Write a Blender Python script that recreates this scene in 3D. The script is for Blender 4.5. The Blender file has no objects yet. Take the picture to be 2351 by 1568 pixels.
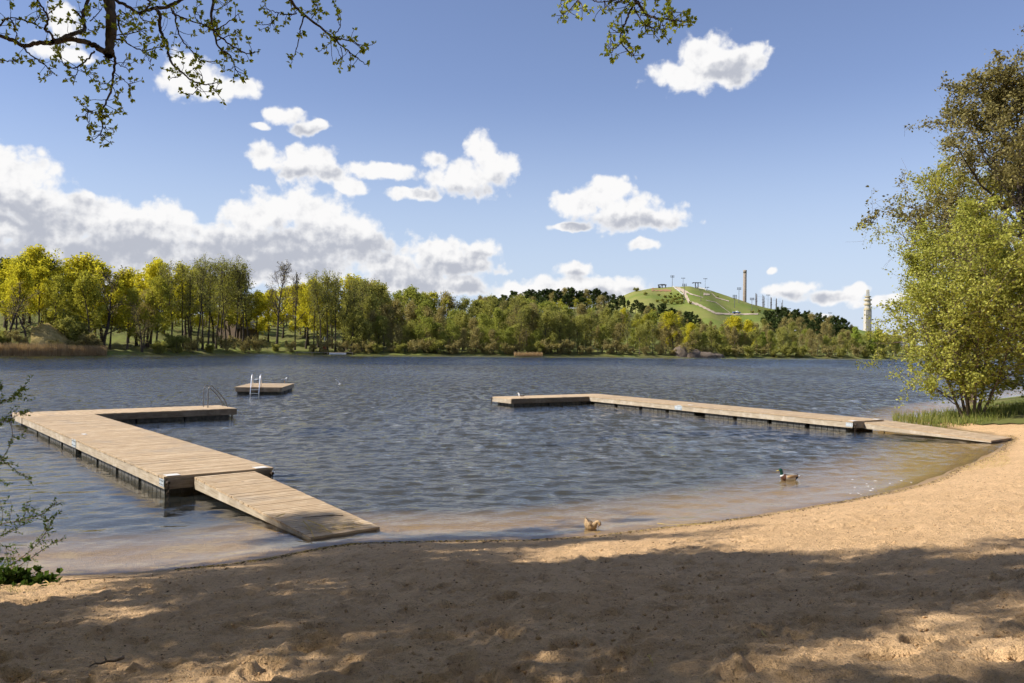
import bpy, math, random
import numpy as np
from mathutils import Vector, Matrix

# ------------------------------------------------------------------ camera
SC = bpy.context.scene
CX, CY, F = 1175.5, 784.0, 1950.0          # picture measured on a 2351 x 1568 grid
ROLL, CAMZ = math.radians(0.7), 3.5
PITCH = math.atan(4.0 / F)
fwd = Vector((0, math.cos(PITCH), math.sin(PITCH)))
rgt = Vector((math.cos(ROLL), 0, math.sin(ROLL)))
rgt = (rgt - rgt.dot(fwd) * fwd).normalized()
upv = rgt.cross(fwd)
cam_d = bpy.data.cameras.new('camera')
cam = bpy.data.objects.new('camera', cam_d)
SC.collection.objects.link(cam)
cam_d.sensor_width = 36.0
cam_d.lens = 36.0 * F / 2351.0
cam_d.clip_start, cam_d.clip_end = 0.1, 30000.0
m = Matrix.Identity(4)
for i in range(3):
    m[i][0], m[i][1], m[i][2] = rgt[i], upv[i], -fwd[i]
m[2][3] = CAMZ
cam.matrix_world = m
SC.camera = cam

# ------------------------------------------------------------------ sun, sky, exposure
SUN_AZ, SUN_EL = math.radians(-99.0), math.radians(40.0)   # azimuth from +Y towards +X
S = Vector((math.sin(SUN_AZ) * math.cos(SUN_EL), math.cos(SUN_AZ) * math.cos(SUN_EL), math.sin(SUN_EL)))
sun_d = bpy.data.lights.new('sun', 'SUN')
sun = bpy.data.objects.new('sun', sun_d)
SC.collection.objects.link(sun)
sun.rotation_euler = (-S).to_track_quat('-Z', 'Y').to_euler()
sun_d.energy, sun_d.angle, sun_d.color = 5.0, math.radians(0.53), (1.0, 0.93, 0.82)
SC.view_settings.view_transform = 'Standard'
SC.view_settings.look = 'None'
SC.view_settings.exposure = 0.60
SC.view_settings.gamma = 1.0
SC.view_settings.use_curve_mapping = False
SC.cycles.use_denoising = True
SC.cycles.use_adaptive_sampling = True
SC.cycles.adaptive_threshold = 0.035
SC.cycles.max_bounces = 8
SC.cycles.diffuse_bounces = 3
SC.cycles.glossy_bounces = 3
SC.cycles.transmission_bounces = 4
SC.cycles.transparent_max_bounces = 12
SC.cycles.sample_clamp_indirect = 6.0
SC.cycles.sample_clamp_direct = 12.0
SC.cycles.caustics_reflective = False
SC.cycles.caustics_refractive = False


class NT:
    """small helper to write node trees as expressions"""
    def __init__(self, tree):
        self.t = tree; self.n = tree.nodes; self.l = tree.links
    def new(self, typ, **kw):
        nd = self.n.new(typ)
        for k, v in kw.items():
            setattr(nd, k, v)
        return nd
    def put(self, sock, v):
        if v is None: return
        if isinstance(v, bpy.types.NodeSocket): self.l.new(v, sock)
        else:
            if isinstance(v, (tuple, list)) and len(v) == 3 and sock.type == 'RGBA': v = (*v, 1)
            sock.default_value = v
    def math(self, op, a, b=None, c=None, clamp=False):
        nd = self.new('ShaderNodeMath', operation=op, use_clamp=clamp)
        for i, v in enumerate((a, b, c)): self.put(nd.inputs[i], v)
        return nd.outputs[0]
    def vm(self, op, a, b=None, out=0):
        nd = self.new('ShaderNodeVectorMath', operation=op)
        self.put(nd.inputs[0], a); self.put(nd.inputs[1], b)
        return nd.outputs['Value'] if out == 'v' else nd.outputs[0]
    def scale(self, a, s):
        nd = self.new('ShaderNodeVectorMath', operation='SCALE')
        self.put(nd.inputs[0], a); self.put(nd.inputs['Scale'], s)
        return nd.outputs[0]
    def comb(self, x, y, z=0.0):
        nd = self.new('ShaderNodeCombineXYZ')
        for i, v in enumerate((x, y, z)): self.put(nd.inputs[i], v)
        return nd.outputs[0]
    def sep(self, v):
        nd = self.new('ShaderNodeSeparateXYZ'); self.put(nd.inputs[0], v); return nd.outputs
    def noise(self, vec, scale, detail=4, rough=0.5, dist=0.0, lac=2.0, col=False):
        nd = self.new('ShaderNodeTexNoise')
        self.put(nd.inputs['Vector'], vec); self.put(nd.inputs['Scale'], scale)
        self.put(nd.inputs['Detail'], detail); self.put(nd.inputs['Roughness'], rough)
        self.put(nd.inputs['Distortion'], dist); self.put(nd.inputs['Lacunarity'], lac)
        return nd.outputs['Color'] if col else nd.outputs[0]
    def mix(self, f, a, b, blend='MIX'):
        nd = self.new('ShaderNodeMix', data_type='RGBA', blend_type=blend)
        self.put(nd.inputs[0], f); self.put(nd.inputs[6], a); self.put(nd.inputs[7], b)
        return nd.outputs[2]
    def ss(self, v, a, b, lo=0.0, hi=1.0):
        nd = self.new('ShaderNodeMapRange', interpolation_type='SMOOTHSTEP')
        for i, q in enumerate((v, a, b, lo, hi)): self.put(nd.inputs[i], q)
        return nd.outputs[0]
    def ramp(self, f, stops):
        nd = self.new('ShaderNodeValToRGB'); self.put(nd.inputs[0], f)
        el = nd.color_ramp.elements
        while len(el) < len(stops): el.new(0.5)
        for e, (p, c) in zip(el, stops):
            e.position = p; e.color = (*c, 1)
        return nd.outputs[0]


# ---- the world: Nishita sky with fair-weather cumulus given by direction
W = bpy.data.worlds.new('World'); SC.world = W; W.use_nodes = True
w = NT(W.node_tree); w.n.clear()
out = w.new('ShaderNodeOutputWorld'); bg = w.new('ShaderNodeBackground')
sky = w.new('ShaderNodeTexSky', sky_type='NISHITA')
sky.sun_disc = False; sky.sun_elevation = SUN_EL; sky.sun_rotation = SUN_AZ % (2 * math.pi)
sky.air_density, sky.dust_density, sky.ozone_density, sky.altitude = 1.0, 0.0, 3.0, 0.0

# cumulus: (x, y, rx, ry) on the picture grid turned to azimuth / elevation
CLOUD = [(1625,140,75,52),(1705,135,62,32),(1565,168,78,34),(1640,172,110,28),
 (425,172,58,44),(480,192,70,32),(555,195,50,24),(150,55,34,40),(140,122,60,20),
 (655,262,42,22),(705,290,48,17),(602,284,26,9),
 (622,362,52,36),(700,372,78,40),(762,402,50,28),(880,396,98,22),(805,430,40,24),
 (1098,345,34,36),(1150,390,44,44),(1062,412,88,44),(955,447,76,17),(1000,368,32,20),
 (1385,440,74,34),(1325,462,66,40),(1430,490,120,44),(1505,502,80,28),(1310,521,58,12),(1475,566,42,16),
 (20,400,95,62),(70,470,95,60),(20,520,140,50),(40,590,160,50),
 (245,510,110,52),(375,510,80,52),(330,560,200,60),(200,585,180,50),(190,460,40,20),
 (600,505,95,48),(690,490,110,56),(770,545,120,52),(850,555,62,34),(660,570,220,48),(500,600,260,40),
 (1005,578,85,34),(1105,575,56,22),(1040,605,120,32),(935,632,96,34),(1065,655,62,28),(985,655,160,24),
 (1318,622,48,20),(1300,652,110,26),(1200,668,80,20),(1410,655,80,22),(1310,672,200,16),
 (1815,662,58,20),(1905,678,72,14),(1968,664,30,14),(1772,618,14,9),(1870,722,46,7),(2060,690,90,16),
 (540,560,90,50),(420,610,150,40),(620,620,260,34),(890,600,80,30),(80,620,200,34),(250,630,200,30),
 (-180,520,160,90),(-330,300,120,60),(2560,560,150,40),(2700,250,130,50)]
tc = w.new('ShaderNodeTexCoord').outputs['Generated']
dx, dy, dz = w.sep(w.vm('NORMALIZE', tc))
az = w.math('ARCTAN2', dx, dy); el = w.math('ARCSINE', dz)
grp = bpy.data.node_groups.new('cumulus_field', 'ShaderNodeTree')
grp.interface.new_socket('P', in_out='INPUT', socket_type='NodeSocketVector')
grp.interface.new_socket('Blob', in_out='OUTPUT', socket_type='NodeSocketFloat')
grp.interface.new_socket('Density', in_out='OUTPUT', socket_type='NodeSocketFloat')
grp.interface.new_socket('Pw', in_out='OUTPUT', socket_type='NodeSocketVector')
g = NT(grp); gi = g.new('NodeGroupInput'); go = g.new('NodeGroupOutput')
P = gi.outputs[0]
nz = g.noise(P, 9.0, 3, 0.5, col=True)
Pw = g.vm('ADD', P, g.scale(g.vm('SUBTRACT', nz, (0.5, 0.5, 0.5)), 0.022))
nz2 = g.noise(P, 34.0, 2, 0.5, col=True)
Pw = g.vm('ADD', Pw, g.scale(g.vm('SUBTRACT', nz2, (0.5, 0.5, 0.5)), 0.014))
acc = None
for (bx, by, rx, ry) in CLOUD:
    d = fwd + ((bx - CX) / F) * rgt - ((by - CY) / F) * upv
    d.normalize()
    ca, ce = math.atan2(d.x, d.y), math.asin(d.z)
    kx, ky = F / (rx * 1.22), F / (ry * 1.22)
    nd = g.new('ShaderNodeVectorMath', operation='MULTIPLY_ADD')
    g.put(nd.inputs[0], Pw); nd.inputs[1].default_value = (kx, ky, 0); nd.inputs[2].default_value = (-ca * kx, -ce * ky, 0)
    v = g.vm('LENGTH', nd.outputs[0], out='v')
    acc = v if acc is None else g.math('SMOOTH_MIN', acc, v, 0.4)
blob = g.math('SUBTRACT', 1.0, acc)
# beyond the picture the same broken cumulus goes on
far = g.noise(g.comb(g.sep(P)[0], g.math('MULTIPLY', g.sep(P)[1], 1.7), 3.0), 2.6, 2, 0.5)
azo = g.ss(g.math('ABSOLUTE', g.sep(P)[0]), 0.72, 0.95)
elo = g.ss(g.sep(P)[1], 0.48, 0.7)
farm = g.math('SUBTRACT', g.math('MULTIPLY', g.math('SUBTRACT', far, 0.55), 5.0), g.math('MULTIPLY', g.math('SUBTRACT', 1.0, g.math('MAXIMUM', azo, elo)), 6.0))
blob = g.math('MAXIMUM', blob, farm)
vo = g.new('ShaderNodeTexVoronoi', feature='SMOOTH_F1', voronoi_dimensions='2D')
g.put(vo.inputs['Vector'], Pw); g.put(vo.inputs['Scale'], 38.0); g.put(vo.inputs['Detail'], 2.5); g.put(vo.inputs['Roughness'], 0.55); g.put(vo.inputs['Smoothness'], 0.5)
bil = g.math('SUBTRACT', 0.42, vo.outputs['Distance'])
fb = g.math('SUBTRACT', g.noise(P, 46.0, 8, 0.6), 0.5)
den = g.math('ADD', blob, g.math('ADD', g.math('MULTIPLY', bil, 0.42), g.math('MULTIPLY', fb, 0.95)))
g.put(go.inputs['Blob'], blob); g.put(go.inputs['Pw'], Pw); g.put(go.inputs['Density'], den)
P0 = w.comb(az, el, 0.0)
def field(p):
    nd = w.new('ShaderNodeGroup'); nd.node_tree = grp; w.put(nd.inputs[0], p); return nd.outputs
f0 = field(P0)
dn = f0['Density']
alpha = w.ss(dn, -0.08, 0.31)
# grey undersides, where the cloud banks are thick against the light
DARK = [(20,492,120,34),(60,560,110,40),(205,575,90,40),(300,548,60,18),(330,592,90,42),(150,610,160,30),(520,590,120,40),(650,545,80,20),(640,600,130,34),
        (780,572,110,30),(850,580,60,18),(700,620,180,26),(1040,625,90,20),(1110,592,44,11),(960,652,70,18),(1075,665,44,16),(1440,520,100,15),(1340,512,50,11),(1330,635,26,9),(1400,672,90,10),
        (1690,165,54,20),(1160,425,40,18),(1060,448,70,12),(720,402,56,12),(700,300,40,8),(1850,678,60,9)]
dac = None
for (bx, by, rx, ry) in DARK:
    d = fwd + ((bx - CX) / F) * rgt - ((by - CY) / F) * upv; d.normalize()
    ca, ce = math.atan2(d.x, d.y), math.asin(d.z); kx, ky = F / (rx * 1.5), F / (ry * 1.5)
    nd = w.new('ShaderNodeVectorMath', operation='MULTIPLY_ADD')
    w.put(nd.inputs[0], f0['Pw']); nd.inputs[1].default_value = (kx, ky, 0); nd.inputs[2].default_value = (-ca * kx, -ce * ky, 0)
    v = w.vm('LENGTH', nd.outputs[0], out='v')
    dac = v if dac is None else w.math('SMOOTH_MIN', dac, v, 0.3)
dfb = w.math('SUBTRACT', w.noise(w.vm('ADD', P0, (-0.004, 0.008, 0)), 26.0, 4, 0.55), w.noise(P0, 26.0, 4, 0.55))
s1 = w.ss(w.math('SUBTRACT', w.math('MULTIPLY', dfb, 3.2), dac), -1.30, -0.25)
s1 = w.math('MAXIMUM', s1, w.ss(dfb, 0.0, 0.28, 0.0, 0.6))
shade = w.math('MULTIPLY', s1, w.ss(dn, 0.0, 0.55))
ccol = w.mix(shade, (7.9, 7.85, 7.85), (4.1, 4.3, 4.9))
haze_f = w.ss(w.math('ABSOLUTE', el), 0.0, 0.30, 0.85, 0.03)
skyc = w.mix(haze_f, w.mix(1.0, sky.outputs[0], (1.20, 1.04, 1.13), 'MULTIPLY'), (4.6, 5.6, 7.1))
mixc = w.mix(alpha, skyc, ccol)
w.put(bg.inputs[0], mixc); bg.inputs[1].default_value = 0.081
w.l.new(bg.outputs[0], out.inputs[0])
W.cycles.sampling_method = 'MANUAL'; W.cycles.sample_map_resolution = 512

# ------------------------------------------------------------------ helpers
COL = SC.collection.objects
RNG = np.random.default_rng(7)
random.seed(7)


def ray(x, y):
    return fwd + (float(x - CX) / F) * rgt - (float(y - CY) / F) * upv


def at(x, y, z=0.0):
    """the place on the level plane z that lies under a measured point"""
    d = ray(x, y); t = (z - CAMZ) / d.z
    return Vector((d.x * t, d.y * t, z))


def atd(x, y, Y):
    d = ray(x, y); t = Y / d.y
    return Vector((d.x * t, Y, CAMZ + d.z * t))


def tag(o, label=None, cat=None, group=None, kind=None):
    if label: o['label'] = label
    if cat: o['category'] = cat
    if group: o['group'] = group
    if kind: o['kind'] = kind
    return o


def empty(name, loc=(0, 0, 0), rz=0.0):
    o = bpy.data.objects.new(name, None); COL.link(o)
    o.location = loc; o.rotation_euler = (0, 0, rz); o.empty_display_size = 0.2
    return o


def link(name, me, parent=None, loc=None, rot=None):
    o = bpy.data.objects.new(name, me); COL.link(o)
    if parent is not None: o.parent = parent
    if loc is not None: o.location = loc
    if rot is not None: o.rotation_euler = rot
    return o


def np_mesh(name, V, Q, mats, smooth=False, mi=None, attr=None):
    """mesh from numpy arrays; Q is (n,3) or (n,4)"""
    me = bpy.data.meshes.new(name)
    V = np.asarray(V, np.float32); Q = np.asarray(Q, np.int32)
    k = Q.shape[1]; n = len(Q)
    me.vertices.add(len(V)); me.vertices.foreach_set('co', V.ravel())
    me.loops.add(n * k); me.loops.foreach_set('vertex_index', Q.ravel())
    me.polygons.add(n)
    me.polygons.foreach_set('loop_start', np.arange(0, n * k, k, dtype=np.int32))
    me.polygons.foreach_set('loop_total', np.full(n, k, np.int32))
    if smooth: me.polygons.foreach_set('use_smooth', np.ones(n, bool))
    for mt in (mats if isinstance(mats, (list, tuple)) else [mats]): me.materials.append(mt)
    if mi is not None: me.polygons.foreach_set('material_index', np.asarray(mi, np.int32))
    if attr:
        for an, av in attr.items():
            a = me.attributes.new(an, 'FLOAT', 'POINT'); a.data.foreach_set('value', np.asarray(av, np.float32))
    me.update(calc_edges=True); me.validate()
    return me


class MB:
    """collects boxes, tubes and lofts; quads and n-gons with material slots"""
    def __init__(self): self.v = []; self.f = []; self.m = []
    def add(self, vs, fs, mi=0):
        o = len(self.v); self.v += [tuple(p) for p in vs]
        self.f += [tuple(i + o for i in q) for q in fs]; self.m += [mi] * len(fs)
    def box(self, x0, x1, y0, y1, z0, z1, mi=0, M=None):
        vs = [Vector((x, y, z)) for z in (z0, z1) for y in (y0, y1) for x in (x0, x1)]
        if M is not None: vs = [M @ p for p in vs]
        self.add(vs, [(0, 2, 3, 1), (4, 5, 7, 6), (0, 1, 5, 4), (2, 6, 7, 3), (0, 4, 6, 2), (1, 3, 7, 5)], mi)
    def bar(self, a, b, w, h, mi=0, up=(0, 0, 1)):
        a, b = Vector(a), Vector(b); d = (b - a).normalized(); u = Vector(up)
        if abs(d.dot(u)) > .95: u = Vector((1, 0, 0))
        s = d.cross(u).normalized(); u = s.cross(d)
        vs = [p + s * (i * w / 2) + u * (j * h / 2) for p in (a, b) for i, j in ((-1, -1), (1, -1), (1, 1), (-1, 1))]
        self.add(vs, [(0, 1, 2, 3), (7, 6, 5, 4), (0, 4, 5, 1), (1, 5, 6, 2), (2, 6, 7, 3), (3, 7, 4, 0)], mi)
    def tube(self, pts, r, n=6, mi=0, cap=True):
        pts = [Vector(p) for p in pts]
        rs = r if isinstance(r, (list, tuple)) else [r] * len(pts)
        ref = None; rings = []
        for i, p in enumerate(pts):
            d = (pts[min(i + 1, len(pts) - 1)] - pts[max(i - 1, 0)]).normalized()
            if ref is None: ref = Vector((1, 0, 0)) if abs(d.x) < .8 else Vector((0, 1, 0))
            a = (ref - ref.dot(d) * d).normalized(); b = d.cross(a); ref = a
            rings.append([p + (a * math.cos(t) + b * math.sin(t)) * rs[i] for t in [2 * math.pi * k / n for k in range(n)]])
        vs = [p for rg in rings for p in rg]; fs = []
        for i in range(len(pts) - 1):
            for k in range(n):
                fs.append((i * n + k, i * n + (k + 1) % n, (i + 1) * n + (k + 1) % n, (i + 1) * n + k))
        if cap: fs += [tuple(range(n))[::-1], tuple(range((len(pts) - 1) * n, len(pts) * n))]
        self.add(vs, fs, mi)
    def loft(self, secs, n=12, mi=0):
        """secs: (centre, half width, half height, side vector, up vector[, material])"""
        vs = []; fs = []; ms = []
        for (c, a, b, s, u, *_) in secs:
            c, s, u = Vector(c), Vector(s), Vector(u)
            vs += [c + s * (a * math.cos(2 * math.pi * k / n)) + u * (b * math.sin(2 * math.pi * k / n)) for k in range(n)]
        o = len(self.v); self.v += [tuple(p) for p in vs]
        for i in range(len(secs) - 1):
            for k in range(n):
                q = (i * n + k, i * n + (k + 1) % n, (i + 1) * n + (k + 1) % n, (i + 1) * n + k)
                self.f.append(tuple(t + o for t in q))
                mm = secs[i][5] if len(secs[i]) > 5 else mi
                self.m.append(mm(k, n) if callable(mm) else mm)
        self.f += [tuple(o + k for k in range(n))[::-1], tuple(o + (len(secs) - 1) * n + k for k in range(n))]
        m0 = secs[0][5] if len(secs[0]) > 5 else mi; m1 = secs[-1][5] if len(secs[-1]) > 5 else mi
        self.m += [m0(0, n) if callable(m0) else m0, m1(0, n) if callable(m1) else m1]
    def mesh(self, name, mats, smooth=False):
        me = bpy.data.meshes.new(name); me.from_pydata(self.v, [], self.f)
        for mt in (mats if isinstance(mats, (list, tuple)) else [mats]): me.materials.append(mt)
        me.polygons.foreach_set('material_index', self.m)
        if smooth: me.polygons.foreach_set('use_smooth', [True] * len(self.f))
        me.update(); return me
    def build(self, name, mats, parent=None, smooth=False, loc=None, rot=None):
        return link(name, self.mesh(name, mats, smooth), parent, loc, rot)


def pnoise(x, y, seed=0):
    """Perlin noise on arrays"""
    r = np.random.default_rng(seed); perm = r.permutation(512)
    ang = r.uniform(0, 2 * np.pi, 512); gx, gy = np.cos(ang), np.sin(ang)
    xi, yi = np.floor(x).astype(int), np.floor(y).astype(int); xf, yf = x - xi, y - yi
    def h(a, b): return perm[(perm[a & 511] + b) & 511]
    def gr(a, b, u, v):
        k = h(a, b); return gx[k] * u + gy[k] * v
    u = xf * xf * xf * (xf * (xf * 6 - 15) + 10); v = yf * yf * yf * (yf * (yf * 6 - 15) + 10)
    n00, n10 = gr(xi, yi, xf, yf), gr(xi + 1, yi, xf - 1, yf)
    n01, n11 = gr(xi, yi + 1, xf, yf - 1), gr(xi + 1, yi + 1, xf - 1, yf - 1)
    return (n00 * (1 - u) + n10 * u) * (1 - v) + (n01 * (1 - u) + n11 * u) * v


def fbm(x, y, sc, octv=4, gain=.5, seed=0):
    t = 0; a = 1.0
    for i in range(octv):
        t = t + a * pnoise(x * sc * 2 ** i, y * sc * 2 ** i, seed + i); a *= gain
    return t


# ------------------------------------------------------------------ materials
MAT = {}
def mat(name):
    mt = bpy.data.materials.new(name); mt.use_nodes = True
    k = NT(mt.node_tree); k.n.clear()
    k.out = k.new('ShaderNodeOutputMaterial'); MAT[name] = mt
    return mt, k


def bsdf(k, col, rough=.8, bump=None, dist=.01, spec=.3, metal=0.0, strength=1.0):
    b = k.new('ShaderNodeBsdfPrincipled')
    k.put(b.inputs['Base Color'], col); k.put(b.inputs['Roughness'], rough)
    b.inputs['Specular IOR Level'].default_value = spec; b.inputs['Metallic'].default_value = metal
    if bump is not None:
        bn = k.new('ShaderNodeBump'); bn.inputs['Distance'].default_value = dist; bn.inputs['Strength'].default_value = strength
        k.put(bn.inputs['Height'], bump); k.l.new(bn.outputs[0], b.inputs['Normal'])
    return b


def finish(k, sh): k.l.new(sh.outputs[0], k.out.inputs[0])
def objco(k): return k.new('ShaderNodeTexCoord').outputs['Object']
def wpos(k): return k.new('ShaderNodeNewGeometry').outputs['Position']
def isl(k): return k.new('ShaderNodeNewGeometry').outputs['Random Per Island']
def orand(k): return k.new('ShaderNodeObjectInfo').outputs['Random']


def simple(name, c1, c2, scale=6., rough=.8, metal=0., spec=.3, bump=.0, detail=5):
    mt, k = mat(name); p = objco(k); nz = k.noise(p, scale, detail, .6)
    col = k.mix(k.ss(nz, .3, .7), c1, c2)
    finish(k, bsdf(k, col, rough, nz if bump else None, bump, spec, metal)); return mt


def leafmat(name, stops, trans=.45, spread=.0, tcol=1.25):
    """matt leaf that lets some light through; the tint varies leaf by leaf and tree by tree"""
    mt, k = mat(name)
    f = k.math('ADD', k.math('MULTIPLY', isl(k), .75), k.math('MULTIPLY', orand(k), .25))
    col = k.ramp(f, stops)
    d = k.new('ShaderNodeBsdfDiffuse'); t = k.new('ShaderNodeBsdfTranslucent'); mx = k.new('ShaderNodeMixShader')
    k.put(d.inputs[0], col); k.put(t.inputs[0], k.mix(1.0, col, (tcol, tcol, tcol * .7), 'MULTIPLY')); mx.inputs[0].default_value = trans
    k.l.new(d.outputs[0], mx.inputs[1]); k.l.new(t.outputs[0], mx.inputs[2]); finish(k, mx); return mt


def bark(name, c1, c2, sc=8.):
    mt, k = mat(name); p = k.vm('MULTIPLY', objco(k), (1, 1, .25)); nz = k.noise(p, sc, 5, .65)
    finish(k, bsdf(k, k.mix(k.ss(nz, .3, .7), c1, c2), .9, nz, .03, .2)); return mt


# sand: dry yellow sand, darker and smoother where the lake wets it, deep bed darkened as mud and for light lost in the water
mt, k = mat('sand')
p = wpos(k); sd = k.new('ShaderNodeAttribute', attribute_name='shore').outputs['Fac']
n1 = k.noise(p, 1.1, 6, .6); n2 = k.noise(p, 9., 5, .65); n3 = k.noise(p, 80., 3, .7); n4 = k.noise(p, 34., 4, .65)
dry = k.mix(k.ss(n1, .3, .7), (.71, .475, .262), (.61, .40, .215))
dry = k.mix(k.ss(n2, .48, .72), dry, (.48, .315, .165))
dry = k.mix(k.ss(n3, .52, .72), dry, (.33, .215, .115))
dry = k.mix(k.ss(n4, .58, .72), dry, (.24, .16, .095))
wl = k.math('ADD', sd, k.math('MULTIPLY', k.math('SUBTRACT', k.noise(p, 1.4, 4, .6), .5), .9))
wet = k.ss(wl, .45, .0)
damp = k.mix(wet, dry, (.35, .235, .13))
bed = k.mix(k.ss(n2, .35, .7), (.50, .345, .16), (.40, .27, .12))
bed = k.mix(k.ss(sd, -.7, -6.5), bed, (.05, .046, .026))
col = k.mix(k.ss(sd, .05, -.35), damp, bed)
hgt = k.math('ADD', k.math('MULTIPLY', n2, .7), k.math('ADD', k.math('MULTIPLY', n4, .75), k.math('MULTIPLY', n3, .2)))
b = bsdf(k, col, k.math('MAXIMUM', k.ss(wet, 0., 1., .95, .5), k.ss(sd, 0., -.3)), hgt, .065, .15)
finish(k, b); M_SAND = mt

# lake water: clear and weakly brown; mirror part by Fresnel, the rest looks through to the bed
mt, k = mat('lake_water')
p = wpos(k)
calm = k.new('ShaderNodeAttribute', attribute_name='chop').outputs['Fac']
pa = k.vm('MULTIPLY', p, (.62, 1., 1.))
h1 = k.noise(pa, 2.6, 3, .55, .3); h2 = k.noise(pa, 8.5, 3, .55, .2)
hh = k.math('ADD', k.math('MULTIPLY', h1, .06), k.math('MULTIPLY', h2, .022))
hh = k.math('MULTIPLY', hh, calm)
bn = k.new('ShaderNodeBump'); bn.inputs['Strength'].default_value = 1.0; bn.inputs['Distance'].default_value = 1.0
k.put(bn.inputs['Height'], hh)
farw = k.new('ShaderNodeAttribute', attribute_name='fine').outputs['Fac']
nv = k.vm('SUBTRACT', k.noise(k.vm('MULTIPLY', p, (.5, 1., 1.)), 3.2, 4, .66, col=True), (.5, .5, .5))
nv = k.scale(k.vm('MULTIPLY', nv, (1., 1., 0.)), k.math('MULTIPLY', farw, calm))
cut = k.new('ShaderNodeAttribute', attribute_name='far').outputs['Fac']
nw = k.vm('SUBTRACT', k.noise(k.vm('MULTIPLY', p, (2.3, .85, 1.)), 1., 3, .6, .4, col=True), (.5, .5, .5))
nw = k.scale(k.vm('ADD', k.vm('MULTIPLY', nw, (.8, 1.6, 0.)), (0., -.20, 0.)), k.math('MULTIPLY', cut, calm))   # one mostly sees the near sides of far ripples
nrm_ = k.vm('NORMALIZE', k.vm('ADD', bn.outputs[0], k.vm('ADD', nv, nw)))
cs = k.math('ABSOLUTE', k.vm('DOT_PRODUCT', k.new('ShaderNodeNewGeometry').outputs['Incoming'], nrm_, out='v'))
frs = k.math('ADD', .02, k.math('MULTIPLY', .98, k.math('POWER', k.math('SUBTRACT', 1., cs, clamp=True), 5.)), clamp=True)
gl = k.new('ShaderNodeBsdfGlossy'); gl.inputs['Roughness'].default_value = .04; k.l.new(nrm_, gl.inputs['Normal'])
tr = k.new('ShaderNodeBsdfTransparent'); tr.inputs[0].default_value = (.97, .94, .86, 1)
mu = k.new('ShaderNodeBsdfDiffuse'); mu.inputs[0].default_value = (.10, .125, .13, 1)      # light scattered back by the silty water
my = k.new('ShaderNodeMixShader'); my.inputs[0].default_value = .08; k.l.new(tr.outputs[0], my.inputs[1]); k.l.new(mu.outputs[0], my.inputs[2])
mx = k.new('ShaderNodeMixShader'); k.l.new(frs, mx.inputs[0]); k.l.new(my.outputs[0], mx.inputs[1]); k.l.new(gl.outputs[0], mx.inputs[2])
finish(k, mx); M_WATER = mt

# weathered deck boards
def woodmat(name, base, dark, pale, wetx=None):
    mt, k = mat(name); p = objco(k); r = orand(k)
    pr = k.vm('ADD', p, k.scale(k.comb(1., 1., 1.), k.math('MULTIPLY', r, 40.)))
    g1 = k.noise(k.vm('MULTIPLY', pr, (1.6, 26., 26.)), 1.6, 5, .65)
    g2 = k.noise(pr, 2.2, 4, .6)
    col = k.mix(k.ss(g1, .3, .72), base, dark)
    col = k.mix(k.ss(g2, .45, .75), col, pale)
    col = k.mix(k.math('MULTIPLY', k.ss(r, .0, 1.), .36), col, dark)
    st = k.noise(wpos(k), .9, 5, .62)
    col = k.mix(k.ss(st, .50, .72, 0., .55), col, (.30, .25, .195))
    col = k.mix(k.ss(k.noise(wpos(k), 5., 3, .6), .66, .74, 0., .7), col, (.20, .155, .11))
    finish(k, bsdf(k, col, .85, g1, .004, .2)); return mt
M_DECK = woodmat('weathered_deck', (.53, .395, .255), (.36, .26, .16), (.58, .46, .32))
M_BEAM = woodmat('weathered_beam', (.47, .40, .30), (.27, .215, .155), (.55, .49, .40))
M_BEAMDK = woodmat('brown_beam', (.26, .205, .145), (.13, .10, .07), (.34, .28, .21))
M_FLOAT = simple('black_float', (.04, .038, .034), (.10, .094, .082), 5, .6, spec=.4)
M_GALV = simple('galvanised_steel', (.42, .46, .48), (.56, .60, .62), 9, .5, .6, .5)
M_RAIL = simple('dull_steel_tube', (.14, .135, .13), (.22, .21, .20), 12, .4, .75, .5)
M_ALU = simple('bright_aluminium', (.70, .71, .73), (.82, .83, .85), 9, .28, .9, .5)
M_CHAIN = simple('rusty_chain', (.03, .025, .022), (.09, .06, .04), 30, .7, .5)
M_PALE = simple('pale_plate', (.55, .52, .48), (.72, .70, .66), 14, .6)
M_BOLT = simple('dark_bolt', (.05, .05, .05), (.1, .1, .1), 20, .5, .7)
M_BARK = bark('dark_bark', (.035, .027, .021), (.085, .066, .050))
M_BARKOAK = bark('oak_bark', (.045, .033, .024), (.12, .09, .065), 14)
M_SCAR = simple('peeled_wood', (.26, .15, .085), (.36, .22, .13), 20, .8)
M_BARKBR = bark('brown_bark', (.075, .055, .042), (.15, .115, .085))
M_BARKALD = bark('alder_bark', (.10, .072, .052), (.21, .16, .115), 10)
M_TWIG = bark('fine_twigs', (.075, .058, .044), (.14, .108, .080))
M_PINEBARK = bark('pine_bark', (.10, .06, .035), (.22, .13, .075))
M_BIRCHBARK = bark('birch_bark', (.28, .27, .25), (.50, .48, .45))
Y1, Y2, Y3 = (.38, .35, .035), (.54, .49, .045), (.66, .58, .07)
M_YEL = leafmat('yellow_green_leaves', [(.0, Y1), (.5, Y2), (1., Y3)], .5)
M_YGR = leafmat('yellow_olive_leaves', [(0, (0.28, 0.27, 0.05)), (0.5, (0.38, 0.365, 0.06)), (1, (0.5, 0.46, 0.07))], .45)
M_OLV = leafmat('olive_leaves', [(0, (0.21, 0.21, 0.06)), (0.5, (0.3, 0.295, 0.08)), (1, (0.4, 0.38, 0.105))], .4)
M_OLVB = leafmat('brown_olive_leaves', [(0, (0.22, 0.185, 0.08)), (0.5, (0.32, 0.27, 0.11)), (1, (0.42, 0.36, 0.15))], .4)
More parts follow.
